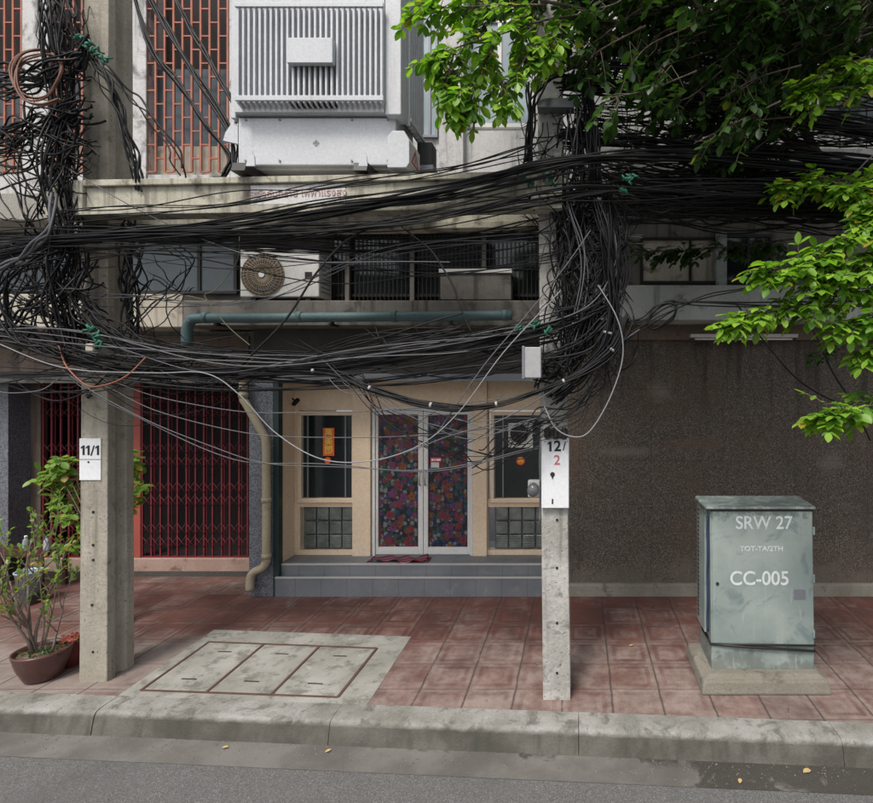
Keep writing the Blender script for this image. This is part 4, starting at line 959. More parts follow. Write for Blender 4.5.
# ================================================================== STREET TREE
tr = thing('street_tree', 'leafy green street tree overhanging the right poles and cables', 'tree', (3.9, 4.7, 0))
tw = MB(); lf = MB(); ld = MB()
tk = [Vector((3.9, 4.7, -.02)), Vector((3.87, 4.72, 1.2)), Vector((3.75, 4.75, 2.6)), Vector((3.45, 4.85, 3.9)), P(872, 196, 4.95), P(822, 163, 5.0)]
tp = catmull(tk, 6); tw.tube(tp, [.17 - .10 * i / (len(tp) - 1) for i in range(len(tp))], 10)
for path, r0, r1 in (([(822, 163, 5), (780, 132, 5.0), (745, 100, 4.9), (720, 50, 4.7), (690, -10, 4.5)], .055, .02),
                     ([(822, 163, 5), (800, 120, 4.9), (790, 70, 4.8), (800, 10, 4.7), (815, -60, 4.5)], .045, .02),
                     ([(780, 132, 5), (735, 95, 4.9), (690, 62, 4.8), (640, 35, 4.6), (590, 12, 4.3), (540, 0, 4.1)], .035, .012),
                     ([(745, 100, 4.9), (700, 95, 4.9), (660, 70, 4.8), (610, 60, 4.7)], .025, .01),
                     ([(872, 196, 4.95), (900, 120, 4.7), (905, 60, 4.4), (900, 10, 4.2)], .07, .03),
                     ([(872, 196, 4.95), (915, 215, 4.4), (910, 260, 4.1), (905, 300, 4.0)], .03, .014),
                     ([(790, 70, 4.8), (765, 20, 4.3), (720, -50, 3.9)], .03, .012)):
    q = catmull([P(*c) for c in path], 6); tw.tube(q, [r0 + (r1 - r0) * i / (len(q) - 1) for i in range(len(q))], 8)
# bright outer sprays (right)
for ctrl, nf in (([(915, 205, 4.1), (880, 222, 4.0), (838, 242, 3.95), (800, 268, 3.9)], 17), ([(880, 222, 4.0), (830, 262, 3.95), (785, 270, 3.9), (768, 272, 3.9)], 13),
                 ([(910, 270, 4.1), (865, 283, 4), (815, 302, 3.95), (760, 314, 3.9), (740, 319, 3.9)], 24), ([(912, 255, 4.0), (880, 258, 4), (850, 270, 3.9), (815, 285, 3.85)], 15),
                 ([(915, 300, 4.1), (882, 315, 4), (856, 322, 3.95), (838, 330, 3.9)], 10), ([(910, 340, 4.0), (885, 345, 3.95), (868, 352, 3.9)], 8),
                 ([(915, 400, 4.0), (880, 404, 3.95), (845, 410, 3.9), (822, 413, 3.9)], 12), ([(905, 215, 4.1), (885, 200, 4.0), (868, 212, 4)], 9),
                 ([(915, 60, 4.3), (880, 58, 4.2), (845, 64, 4.15), (812, 84, 4.1)], 15), ([(905, 85, 4.2), (870, 85, 4.15), (835, 88, 4.1), (805, 92, 4.1)], 10),
                 ([(905, 170, 4.5), (860, 185, 4.4), (815, 180, 4.4), (784, 192, 4.4)], 14), ([(905, 190, 4.4), (868, 188, 4.4), (850, 190, 4.3)], 7)):
    spray(lf, tw, ctrl, int(nf * 3.2), .17, .09, (.010, .004), 3, .5, .05)
# bright sprays (upper left)
for ctrl, nf in (([(600, 12, 4.3), (545, 20, 4.1), (500, 34, 4.0), (455, 48, 3.95), (432, 56, 3.9)], 22), ([(500, 34, 4.0), (485, 60, 4.0), (474, 90, 3.95), (468, 112, 3.95)], 14),
                 ([(540, 22, 4.1), (530, 50, 4.05), (512, 78, 4.0), (500, 95, 4.0)], 14), ([(455, 48, 3.95), (448, 78, 3.9), (443, 100, 3.9)], 10),
                 ([(565, 15, 4.2), (550, 40, 4.1), (535, 62, 4.05)], 12), ([(545, 5, 4.1), (500, 5, 4.0), (450, 8, 4.0), (415, 5, 4.0)], 16)):
    spray(lf, tw, ctrl, int(nf * 2.0), .18, .09, (.010, .004), 3, 1.0, .06)
tree_leaves = lf.build('crown', M['leaf'], tr)
# inner crown, its shade put into a darker leaf colour
rt = random.Random(11)
for k in range(215):
    u = U(590, 890); v = U(-60, 62) if k % 5 else U(60, 140)
    if k % 5 == 0: u = U(650, 780)
    Y = U(4.0, 6.2)
    if k % 6 == 1: u = U(480, 600); v = U(-70, 15); c = P(u, v, Y)
    a = (u + U(25, 60), v - U(5, 35), Y + U(-.2, .2)); b_ = (u, v, Y); d_ = (u - U(10, 40), v + U(5, 25), Y + U(-.2, .2))
    spray(ld, tw, [a, b_, d_], 10, .2, .09, (.008, .004), 3, .7, .12)
spray(ld, tw, [(800, 238, 5.7), (745, 245, 5.7), (690, 250, 5.7), (632, 252, 5.7)], 60, .16, .085, (.01, .005), 3, .7, .05)
spray(ld, tw, [(915, 345, 5.2), (860, 352, 5.2), (815, 350, 5.2)], 10, .16, .07, (.01, .005), 3, .7, .05)
# unseen high canopy, added above the frame to shade the right half
for k in range(560):
    x = U(-.2, 7.5); y = U(3.3, 7.0); z = U(5.8, 8.4)
    if x < .4 and z < 6.6: continue
    if pz(0, max(y, .5)) > z - .05: continue
    p = Vector((x, y, z)); 
    for q in range(3): frond(ld, p + Vector((U(-.25, .25), U(-.25, .25), U(-.2, .2))), Vector((U(-1, 1), U(-1, 1), U(-.5, .4))), .4, 4, .14, .5)
for a in ((1.2, 3.4, 7.0), (3.0, 3.2, 7.4), (.2, 5.2, 7.2), (5.2, 4.2, 7.2)):
    q = catmull([P(872, 196, 4.95), Vector((3.3, 4.6, 5.6)), Vector(a)], 6); tw.tube(q, [.06 - .04 * i / (len(q) - 1) for i in range(len(q))], 7)
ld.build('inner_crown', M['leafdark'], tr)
tw.build('trunk', M['bark'], tr)

# ================================================================== POTTED PLANTS, TABLE
def potted(name, label, c, r, h, m, group=None):
    t = thing(name, label, 'potted plant', (c.x, c.y, 0), group)
    prof = [(r * .02, 0), (r * .58, 0), (r * .66, .02), (r * .9, h * .5), (r * 1.0, h * .82), (r * 1.04, h * .93), (r * 1.05, h), (r * .97, h), (r * .93, h * .9), (r * .9, h * .84)]
    MB().lathe(prof, c.x, c.y, 36).build('pot', m, t)
    vs = [(c.x, c.y, h * .87)] + [(c.x + r * .93 * math.cos(a), c.y + r * .93 * math.sin(a), h * .84 + U(0, .01)) for a in [k * math.pi / 12 for k in range(24)]]
    MB().add(vs, [(0, k + 1, (k + 1) % 24 + 1) for k in range(24)], True).build('soil', M['soil'], t)
    return t
pc = G(43, 687); pc = Vector((px(43, pc.y + .15), pc.y + .15, 0))
t = potted('potted_shrub', 'thin leggy shrub in a wide brown glazed bowl at the pavement edge', pc, .205, .27, M['pot'])
stm = MB(); lv = MB(); gr = MB()
def shrub_branch(p, d, L, r, depth):
    n_ = 5; pts = [p]; q = p.copy(); dd = d.normalized()
    for i in range(n_):
        dd = (dd + Vector((U(-.16, .16), U(-.16, .16), U(-.03, .12)))).normalized(); q = q + dd * L / n_; pts.append(q.copy())
    stm.tube(pts, [r * (1 - .5 * i / n_) for i in range(n_ + 1)], 5)
    if depth > 0:
        for _ in range(3 if depth > 1 else 3):
            i = random.randint(2, n_); shrub_branch(pts[i], dd + Vector((U(-.8, .8), U(-.7, .7), U(-.1, .5))), L * U(.45, .7), r * .5, depth - 1)
    else:
        for i in range(1, n_ + 1):
            for _ in range(2):
                if random.random() < .6: leaflet(lv, pts[i], dd + Vector((U(-1, 1), U(-1, 1), U(-.6, .5))), Vector((U(-.4, .4), U(-.6, .2), 1)), U(.035, .065), U(.02, .032))
for k in range(4):
    b_ = Vector((pc.x - .07 + U(-.03, .03), pc.y + U(-.03, .03), .22))
    shrub_branch(b_, Vector((U(-.35, .22), U(-.3, .3), 1.3)), U(.55, .7), .016, 2)
shrub_branch(Vector((pc.x + .08, pc.y, .22)), Vector((.3, .1, 1)), .5, .011, 2)
for k in range(5): shrub_branch(Vector((pc.x - .05 + U(-.03, .03), pc.y, .22)), Vector((U(-.6, .15), U(-.2, .2), 1.0)), U(.55, .85), .009, 2)
for k in range(60):
    a = U(0, 6.28); r_ = .16 * math.sqrt(U(0, 1)); p = Vector((pc.x + r_ * math.cos(a) + .02, pc.y + r_ * math.sin(a), .25)); leaflet(gr, p, Vector((U(-1, 1), U(-1, 1), U(.2, .8))), Vector((0, -.3, 1)), U(.03, .06), .014)
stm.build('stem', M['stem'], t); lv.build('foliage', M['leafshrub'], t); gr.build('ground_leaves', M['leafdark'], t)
p2 = Vector((px(71, 5.12) , 5.12, 0))
t = potted('potted_flowers', 'small red pot with red flowers tucked behind the brown bowl', p2, .11, .25, M['pot2'])
fm = MB(); lm = MB()
for k in range(40):
    a = U(0, 6.28); r_ = U(0, .08); p = Vector((p2.x + r_ * math.cos(a), p2.y + r_ * math.sin(a), .20)); d = Vector((U(-.6, .6), U(-.6, .6), 1))
    leaflet(lm, p, d, Vector((U(-1, 1), -1, .2)), U(.05, .09), .03)
    if k < 22:
        c = p + d.normalized() * U(.05, .10)
        for j in range(5): leaflet(fm, c, Vector((math.cos(j * 1.257), -.4, math.sin(j * 1.257))), Vector((0, -1, .3)), .028, .02)
fm.build('flower', M['flowerred'], t); lm.build('foliage', M['leafshrub'], t)
# bushy plant behind the left pole
cp = P(98, 560, 6.4); cp.z = 0
t = potted('potted_shrub', 'taller bushy plant half hidden behind the grooved pole, before the maroon gate', Vector((px(104, 5.9), 5.9, 0)), .15, .24, M['pot'])
c0 = Vector((px(104, 5.9), 5.9, .2)); stm = MB(); lv = MB()
for (u, v) in ((60, 475), (50, 470), (45, 480), (68, 460), (70, 480), (58, 497), (66, 508), (72, 520), (72, 545), (128, 470), (132, 480), (136, 465), (126, 490), (134, 500), (130, 455), (124, 510), (138, 488), (73, 500), (128, 462), (62, 462)):
    e = P(u, v, 5.9 + U(-.15, .15)); mid = (c0 + e) / 2 + Vector((U(-.03, .03), 0, .12)); mid.x = c0.x + (e.x - c0.x) * .35
    q = catmull([c0, mid, e], 6); stm.tube(q, [.011 - .008 * i / (len(q) - 1) for i in range(len(q))], 5)
    for k in range(20):
        leaflet(lv, e + Vector((U(-.07, .07), U(-.07, .07), U(-.07, .07))), Vector((U(-1, 1), U(-1, .4), U(-.9, .4))), Vector((U(-.4, .4), -.5, 1)), U(.07, .12), U(.045, .07))
stm.build('stem', M['stem'], t); lv.build('foliage', M['leafshrub'], t)
# far-left bench with bottles
t = thing('side_table', 'low dark red table against the left shop front behind the shrub', 'table', (px(22, 7), 7.05, 0))
ta, tb = px(-20, 7), px(52, 7); tz_ = pz(552, 6.95)
BX(ta, tb, 6.85, 7.25, tz_ - .04, tz_).build('tabletop', M['brownwood'], t, .004)
for x in (ta + .04, tb - .06):
    for y in (6.88, 7.2): BX(x, x + .04, y, y + .04, 0, tz_ - .04).build('leg', M['brownwood'], t)
for u, cap, lab in ((26, M['white'], 'clear plastic bottle with white cap on the dark red table'), (47, M['blue'], 'plastic bottle with blue cap at the right end of the dark red table')):
    c = P(u, 552, 7.0); t = thing('bottle', lab, 'bottle', (c.x, c.y, tz_), 'bottles on the red table')
    MB().lathe([(.001, tz_), (.035, tz_), (.037, tz_ + .02), (.037, tz_ + .11), (.03, tz_ + .145), (.014, tz_ + .17), (.014, tz_ + .18)], c.x, c.y, 20).build('body', M['clearplastic'], t)
    MB().lathe([(.017, tz_ + .178), (.017, tz_ + .20), (.001, tz_ + .202)], c.x, c.y, 16).build('cap', cap, t)
c = G(29, 596); c = Vector((c.x, 6.6, 0)); c.x = px(29, 6.6)
t = thing('bucket', 'pale plastic bucket standing below the red table behind the shrub', 'bucket', (c.x, c.y, 0))
MB().lathe([(.001, .12), (.10, .12), (.13, .38), (.14, .385), (.14, .40), (.125, .40), (.12, .38), (.095, .15)], c.x, c.y, 24).build('body', M['frostglass'], t)
MB().box(c.x - .11, c.x + .11, c.y - .11, c.y + .11, 0, .12).build('crate', M['darkpanel'], t)
# litter
for u, v, z, lab, a in ((807, 771.5, -.162, 'curled tan leaf in the gutter below the street cabinet', .4), (740, 781.5, -.162, 'small pale leaf in the gutter left of the tan leaf', 1.2), (631, 646, .004, 'yellow leaf on the red tiles between the right pole and cabinet', .2), (225, 748, -.162, 'pale scrap of litter in the gutter below the pit covers', .1), (328, 751.5, -.162, 'brown leaf in the gutter below the rightmost pit cover', .7)):
    g = G(u, v, z); mb = MB(); L_ = .075 if u in (807,) else .05; d = Vector((math.cos(a), math.sin(a), .1))
    random.seed(int(u)); leaflet(mb, g - d * L_ / 2 + Vector((0, 0, .006)), d, Vector((0, 0, 1)), L_, L_ * .6)
    props(mb.build('fallen_leaf', M['leafdry']), lab, 'leaf', 'litter on the ground')

random.seed(31); mb = MB()
for k in range(900):
    x = U(-5.2, 2.6); d = -.05 - abs(random.gauss(0, .10)) if k % 3 else U(-1.1, .2); y = kerbY(x) + d
    z = -.165 if d < -.04 else .009
    r = U(.0015, .006); mb.add([(x - r, y - r * .7, z), (x + r, y - r, z), (x + r * .8, y + r, z), (x - r * .5, y + r * .8, z), (x, y, z + r * 1.1)], [(0, 1, 4), (1, 2, 4), (2, 3, 4), (3, 0, 4)])
props(mb.build('grit', M['grit']), 'scattered grit and crumbs along the foot of the kerb', 'grit', None, 'stuff')
# ================================================================== CABLES
random.seed(21)
def strand(mb, ctrl, r, off, wob=.012, n=9, sides=5):
    pts = catmull(ctrl, n); m_ = len(pts); ph = [U(0, 6.28) for _ in range(6)]; fr = [U(2, 7) for _ in range(3)]
    out = []
    for i, p in enumerate(pts):
        t_ = i / (m_ - 1)
        out.append(p + off + Vector((wob * math.sin(fr[0] * t_ * 3 + ph[0]), wob * math.sin(fr[1] * t_ * 3 + ph[1]), wob * 1.6 * math.sin(fr[2] * t_ * 2.5 + ph[2]) + wob * .5 * math.sin(19 * t_ + ph[3]))))
    if sides == 4 and wob < .011: m2 = len(out) - 1; r = [r * min(1, .25 + 6 * min(i, m2 - i) / m2) for i in range(m2 + 1)]
    mb.tube(out, r, sides, False)
def bundle(label, path, n, spread=.04, r=(.005, .009), wob=.02, mat='black', jit=.0, ties=0, name='cable_bundle', cat='cables', endj=0.0):
    mb = MB(); base = [P(*c) for c in path]
    for k in range(n):
        off = Vector((U(-1, 1) * spread * .5, U(-1, 1) * spread, U(-1, 1) * spread))
        ctrl = [p + Vector((U(-jit, jit), U(-jit, jit) * .6, U(-jit, jit))) for p in base]
        if endj: ctrl[0] = ctrl[0] + Vector((0, 0, U(-endj, endj))); ctrl[-1] = ctrl[-1] + Vector((0, 0, U(-endj, endj)))
        strand(mb, ctrl, U(*r), off, wob * (1 if n > 1 else .4))
    if n == 1:
        return props(mb.build('cable', M[mat]), label, 'cable', 'cables strung between the poles')
    if not ties:
        return props(mb.build(name, M[mat]), label, cat, 'cable bundles strung between the poles')
    t = thing(name, label, cat, base[len(base) // 2], 'cable bundles strung between the poles')
    mb.build('cables', M[mat], t); pts = catmull(base, 9); tb_ = MB()
    for k in range(ties):
        i = int((k + .7) / (ties + .4) * (len(pts) - 2)); d = (pts[i + 1] - pts[i]).normalized() * .018
        tb_.tube([pts[i] - d * .5, pts[i] + d * .5], spread * 1.0 + .007, 8)
    tb_.build('tie', M['tie'], t); return t
YL, YR = 4.68, 4.42
B_ = bundle
# heavy lines over the platform beam
B_('thick black bundle rising to the right across the front of the platform beam', [(-30, 262, 4.7), (90, 238, 4.45), (220, 226, 4.4), (330, 208, 4.35), (440, 192, 4.3), (545, 168, 4.25), (640, 156, 4.35), (760, 160, 4.6), (920, 176, 4.8)], 16, .035, (.006, .011), .02, jit=.03)
B_('loose black cables just under the heavy bundle on the beam', [(-30, 240, 4.6), (120, 236, 4.4), (260, 232, 4.4), (400, 218, 4.35), (530, 200, 4.3), (620, 190, 4.4), (760, 190, 4.5), (920, 196, 4.6)], 12, .06, (.004, .009), .03, jit=.035)
B_('thin cables crossing the beam writing towards the right pole', [(60, 215, 4.5), (200, 204, 4.4), (320, 188, 4.35), (430, 172, 4.3), (545, 146, 4.3)], 5, .03, (.004, .006), .015, jit=.03)
B_('flat dark band of cables below the platform beams', [(-30, 246, 4.9), (100, 234, 4.8), (240, 240, 4.8), (380, 243, 4.8), (500, 236, 4.7), (600, 218, 4.7), (740, 206, 4.7), (920, 206, 4.7)], 15, .05, (.004, .008), .03, jit=.045)
B_('sparse cables level with the air conditioner', [(-30, 262, 4.8), (120, 250, 4.7), (300, 262, 4.7), (450, 262, 4.6), (600, 240, 4.6)], 9, .10, (.003, .006), .03, 'blackb', jit=.10)
B_('level thin wires across the barred window', [(70, 296, 4.7), (250, 296, 4.7), (420, 245, 4.6), (640, 240, 4.6)], 4, .05, (.003, .005), .02, 'greycable', jit=.05)
# main sag band 330-385
B_('main sagging mass of cables between the pole shafts over the gates', [(-30, 320, 4.6), (60, 352, 4.55), (140, 366, 4.5), (240, 372, 4.5), (340, 366, 4.45), (450, 350, 4.4), (560, 322, 4.4), (612, 292, 4.45), (618, 245, 4.5), (606, 195, 4.5)], 22, .045, (.004, .009), .03, jit=.06)
B_('dusty grey cables along the top of the main sagging mass', [(-30, 330, 4.5), (90, 340, 4.45), (200, 356, 4.4), (300, 352, 4.4), (400, 344, 4.35), (500, 332, 4.35), (590, 312, 4.4), (616, 270, 4.45), (610, 210, 4.5)], 5, .05, (.004, .006), .03, 'greycable', jit=.06)
B_('lower cables of the main mass hugging the metal header', [(-30, 372, 4.6), (100, 378, 4.5), (250, 382, 4.5), (400, 376, 4.45), (560, 352, 4.4), (602, 325, 4.4), (616, 280, 4.45), (606, 220, 4.5)], 7, .03, (.004, .008), .025, 'blackb', jit=.03)
B_('cables dipping from the left pole and rising behind the main mass', [(20, 300, 4.75), (90, 328, 4.75), (160, 352, 4.7), (260, 360, 4.7), (360, 350, 4.6), (460, 330, 4.6)], 14, .05, (.004, .008), .03, jit=.06)
B_('tied bundle sagging before the tops of the floral doors', [(240, 372, 4.45), (330, 372, 4.4), (370, 388, 4.35), (420, 403, 4.3), (468, 408, 4.3), (520, 398, 4.3), (575, 376, 4.3), (612, 350, 4.35), (628, 315, 4.4)], 13, .016, (.005, .009), .01, jit=.012, ties=6)
B_('grey cables falling across the left floral door from the tied bundle', [(335, 372, 4.4), (372, 396, 4.38), (420, 418, 4.35), (480, 430, 4.3), (545, 424, 4.35)], 4, .03, (.003, .006), .03, 'greycable', jit=.05)
B_('black cables fanning from the tied bundle down to the right window', [(350, 380, 4.4), (395, 418, 4.4), (440, 446, 4.4), (490, 456, 4.4), (548, 424, 4.4)], 5, .03, (.003, .005), .03, jit=.07)
B_('short looping wires in front of the exhaust fan', [(480, 452, 4.4), (505, 440, 4.4), (530, 428, 4.35), (560, 412, 4.35), (590, 398, 4.4)], 3, .03, (.003, .007), .03, jit=.07)
B_('cables rising from the exhaust fan to the right pole bracket', [(475, 466, 4.4), (510, 456, 4.4), (540, 436, 4.35), (575, 415, 4.4), (600, 385, 4.5)], 3, .03, (.003, .005), .02, 'blackb', jit=.05)
# light individual cables
B_('white cable curving down over the maroon gate and across the entrance windows', [(-20, 336, 4.5), (60, 366, 4.4), (150, 372, 4.35), (205, 374, 4.3), (240, 396, 4.3), (275, 432, 4.3), (320, 458, 4.25), (370, 461, 4.25), (420, 446, 4.25), (460, 412, 4.25), (505, 350, 4.25), (560, 290, 4.3)], 1, .0, (.005, .005), .014, 'lightcable')
B_('long light grey loop hanging right of the plate 12/2 pole', [(598, 286, 4.35), (616, 318, 4.3), (623, 345, 4.3), (620, 372, 4.3), (607, 405, 4.3), (588, 433, 4.3), (572, 438, 4.3), (556, 428, 4.3), (545, 405, 4.35)], 1, 0, (.0055, .0055), .014, 'lightcable')
B_('pair of grey wires crossing the maroon gate below the white cable', [(60, 366, 4.5), (100, 394, 4.45), (160, 428, 4.4), (220, 450, 4.4), (270, 462, 4.4), (350, 465, 4.35), (440, 466, 4.35), (540, 448, 4.4)], 2, .02, (.0035, .0045), .014, 'greycable')
B_('thin dark wire across the upper part of the maroon gate', [(100, 376, 4.5), (160, 398, 4.45), (230, 410, 4.4), (300, 412, 4.4), (400, 410, 4.4), (540, 395, 4.4)], 1, 0, (.004, .004), .01, 'greycable')
B_('thin grey wire over the gate below the uppermost thin wire', [(105, 385, 4.5), (160, 412, 4.45), (240, 432, 4.4), (320, 437, 4.4), (420, 436, 4.4), (540, 420, 4.4)], 1, 0, (.004, .004), .01, 'greycable')
B_('orange wire looping below the cables at the left pole', [(58, 345, 4.5), (68, 368, 4.4), (85, 384, 4.35), (105, 386, 4.35), (125, 376, 4.35), (146, 358, 4.4)], 1, 0, (.0065, .0065), .01, 'orangecable')
B_('pale wire drooping at the far left edge above the granite', [(-20, 388, 4.5), (15, 393, 4.5), (40, 390, 4.5), (65, 376, 4.5)], 1, 0, (.005, .005), .01, 'greycable')
B_('straight diagonal wire falling right past the pale stub pipe to the air conditioner', [(60, 165, 4.6), (150, 215, 4.5), (230, 250, 4.4), (300, 262, 4.4), (450, 262, 4.4)], 1, 0, (.0045, .0045), .01, 'greycable')
B_('black cable rising steeply across the air conditioner', [(240, 366, 4.5), (285, 320, 4.4), (320, 270, 4.4), (350, 238, 4.4), (400, 215, 4.4)], 1, 0, (.009, .009), .01, 'blackb')
B_('dark cable falling right past the barred window', [(395, 220, 4.4), (430, 250, 4.4), (452, 285, 4.4), (470, 330, 4.4)], 1, 0, (.008, .008), .01, 'blackb')
B_('mossy cord hanging left of the air conditioner', [(240, 232, 4.6), (236, 262, 4.55), (218, 288, 4.5), (205, 296, 4.5), (222, 320, 4.5), (250, 345, 4.5)], 1, 0, (.0045, .0045), .01, 'moss')
B_('wire rising right from the door glass to the right pole crotch', [(380, 460, 4.35), (440, 440, 4.3), (500, 420, 4.3), (560, 385, 4.3), (640, 330, 4.4)], 1, 0, (.005, .005), .01, 'greycable')
B_('wire rising steeply before the grey electrical box', [(440, 430, 4.35), (470, 385, 4.3), (500, 345, 4.3), (540, 300, 4.3), (590, 230, 4.3)], 1, 0, (.005, .005), .01, 'greycable')
# left pole
B_('thick black bundle entering high at the left edge', [(-40, 82, 4.8), (20, 78, 4.7), (60, 72, 4.6), (92, 50, 4.6)], 14, .06, (.007, .012), .03, jit=.04)
B_('thick black bundle entering at the left edge below the copper coil', [(-40, 140, 4.8), (10, 132, 4.7), (50, 122, 4.6), (88, 108, 4.6)], 14, .06, (.007, .012), .03, jit=.04)
B_('middle band of black cables at the left edge beside the beam end', [(-40, 165, 4.8), (20, 155, 4.7), (60, 145, 4.6), (95, 150, 4.6)], 10, .07, (.005, .009), .03, jit=.06)
B_('coil of copper brown cable hung beside the left pole', [(58, 58, 4.55), (44, 50, 4.6), (24, 54, 4.6), (13, 68, 4.55), (15, 86, 4.5), (28, 97, 4.5), (46, 96, 4.5), (58, 82, 4.5), (61, 64, 4.52), (48, 56, 4.56), (22, 62, 4.56), (16, 82, 4.5), (26, 100, 4.48), (44, 105, 4.48), (60, 100, 4.5)], 3, .012, (.006, .008), .006, 'coppercable', jit=.01, name='cable_coil', cat='coil')
B_('vertical black bundle down the left side of the left pole', [(52, -20, 4.7), (60, 40, 4.65), (64, 110, 4.65), (60, 180, 4.6), (66, 230, 4.6), (60, 290, 4.6), (70, 345, 4.6)], 26, .09, (.005, .009), .05, jit=.07)
B_('black bundle falling from the pole top to the beam left of the grille', [(88, 48, 4.65), (104, 78, 4.6), (118, 110, 4.6), (130, 150, 4.6), (140, 185, 4.6)], 9, .03, (.006, .010), .02, jit=.04)
B_('cables sweeping from the left pole top right towards the platform deck', [(100, 72, 4.6), (125, 92, 4.6), (150, 115, 4.6), (168, 150, 4.6), (182, 176, 4.6)], 3, .03, (.006, .009), .02, jit=.04)
B_('leftmost thick cable crossing the terracotta grille diagonally', [(128, -20, 4.9), (150, 45, 4.85), (175, 80, 4.8), (205, 125, 4.7), (228, 158, 4.65), (222, 176, 4.6)], 4, .022, (.009, .013), .01, jit=.01)
B_('middle thick cable crossing the terracotta grille diagonally', [(142, -20, 4.9), (172, 35, 4.85), (200, 82, 4.8), (232, 132, 4.7), (236, 165, 4.65)], 4, .022, (.009, .013), .01, jit=.01)
B_('rightmost thick cable crossing the terracotta grille diagonally', [(162, -20, 4.9), (190, 28, 4.85), (212, 65, 4.8), (233, 105, 4.7), (238, 125, 4.65)], 3, .022, (.009, .012), .01, jit=.01)
B_('black strands hanging right of the left pole before the blue window', [(128, 225, 4.8), (133, 260, 4.8), (128, 300, 4.8), (134, 340, 4.75)], 14, .06, (.006, .010), .03, jit=.05)
B_('looped cable swinging before the blue glass window', [(135, 235, 4.8), (168, 242, 4.8), (190, 262, 4.8), (178, 285, 4.8), (150, 292, 4.8), (132, 310, 4.8)], 3, .04, (.005, .008), .02, jit=.05)
B_('large grey cable sweeping from the beam end to the left edge', [(52, 195, 4.45), (52, 225, 4.4), (35, 245, 4.4), (10, 262, 4.4), (-30, 285, 4.4)], 3, .012, (.010, .012), .01, 'greycable', jit=.02)
B_('black loop at the left edge below the sweeping grey cable', [(60, 255, 4.5), (20, 270, 4.45), (5, 300, 4.45), (20, 335, 4.45), (60, 355, 4.45)], 6, .03, (.006, .010), .02, jit=.05)
B_('crossed black branchlike cables left of the pole below the beam', [(-20, 350, 4.6), (20, 315, 4.55), (50, 295, 4.5), (75, 280, 4.5), (95, 262, 4.55)], 5, .04, (.006, .011), .03, jit=.07)
B_('cables slanting right from the pole to the gate lintel', [(66, 282, 4.6), (90, 315, 4.55), (115, 335, 4.5), (160, 352, 4.5), (230, 360, 4.5)], 12, .04, (.005, .008), .02, jit=.05)
# right pole
B_('heavy black bundle bowed out to the right of the 12/2 pole', [(586, 80, 4.5), (592, 140, 4.45), (596, 190, 4.45), (604, 235, 4.4), (610, 270, 4.4), (612, 310, 4.4), (602, 350, 4.4), (580, 378, 4.4), (552, 398, 4.4)], 20, .035, (.005, .010), .02, jit=.03, ties=2)
B_('loose black strands between the 12/2 pole and the bowed bundle', [(575, 120, 4.55), (582, 180, 4.5), (572, 235, 4.5), (585, 280, 4.5), (590, 325, 4.5), (570, 365, 4.5), (548, 380, 4.5)], 26, .06, (.004, .008), .05, jit=.10)
B_('tangled strands directly in front of the upper 12/2 pole', [(560, 165, 4.42), (553, 200, 4.42), (566, 240, 4.42), (556, 285, 4.42), (566, 330, 4.42)], 12, .05, (.004, .008), .05, jit=.10)
B_('curved feeders bending over the top of the 12/2 pole', [(528, 165, 4.4), (530, 120, 4.4), (540, 88, 4.4), (560, 72, 4.4), (600, 66, 4.5), (680, 70, 4.6)], 5, .03, (.007, .011), .015, jit=.03)
B_('vertical feeders down the left edge of the 12/2 pole', [(527, 80, 4.42), (529, 120, 4.42), (530, 170, 4.42), (534, 210, 4.42)], 5, .02, (.006, .009), .01, jit=.015)
B_('faint vertical grey wires over the right bundle', [(572, 100, 4.4), (575, 150, 4.4), (568, 200, 4.4), (584, 270, 4.4), (560, 350, 4.4)], 3, .03, (.005, .006), .02, 'greycable', jit=.07)
B_('outermost thin strands curling back below the bowed bundle', [(620, 280, 4.45), (622, 330, 4.4), (606, 375, 4.4), (580, 400, 4.4), (545, 420, 4.4), (520, 440, 4.4)], 8, .03, (.004, .006), .03, 'blackb', jit=.06)
# right side mass
B_('heavy black bundle running right at the height of the balcony', [(560, 84, 4.6), (640, 92, 4.65), (720, 104, 4.7), (800, 118, 4.75), (920, 138, 4.8)], 26, .05, (.006, .010), .02, jit=.03)
B_('second heavy bundle running right just below the balcony railing', [(560, 138, 4.6), (640, 142, 4.65), (720, 148, 4.7), (800, 156, 4.75), (920, 166, 4.8)], 22, .035, (.006, .010), .02, jit=.025)
B_('upper spread of thin cables behind the tree branches', [(580, 70, 5.0), (680, 72, 5.0), (780, 80, 5.0), (920, 95, 5.0)], 22, .16, (.004, .008), .03, jit=.08)
B_('middle spread of thin cables between the two heavy right bundles', [(580, 118, 4.9), (680, 125, 4.9), (780, 130, 4.9), (920, 140, 4.9)], 20, .12, (.004, .008), .03, jit=.06)
B_('short loop of slack cable on the right slab edge', [(590, 322, 4.6), (640, 318, 4.6), (655, 305, 4.6), (672, 304, 4.6), (672, 318, 4.6), (655, 328, 4.6), (648, 318, 4.6), (668, 304, 4.6), (700, 303, 4.6), (760, 304, 4.65), (880, 304, 4.7)], 3, .012, (.006, .008), .01, jit=.02)
B_('thin black wire hanging across the pebble dash wall towards the leaves', [(735, 304, 4.6), (752, 325, 4.6), (775, 355, 4.6), (805, 385, 4.6), (835, 402, 4.6), (900, 420, 4.6)], 1, 0, (.008, .008), .01)
B_('second black wire falling steeply behind the right leaves', [(800, 310, 4.6), (815, 335, 4.6), (832, 370, 4.6), (850, 400, 4.6), (870, 440, 4.6)], 1, 0, (.008, .008), .01)
B_('grey diagonal twiglike wire in the upper right corner', [(830, 186, 4.5), (855, 172, 4.5), (890, 140, 4.5)], 1, 0, (.007, .007), .01, 'greycable')
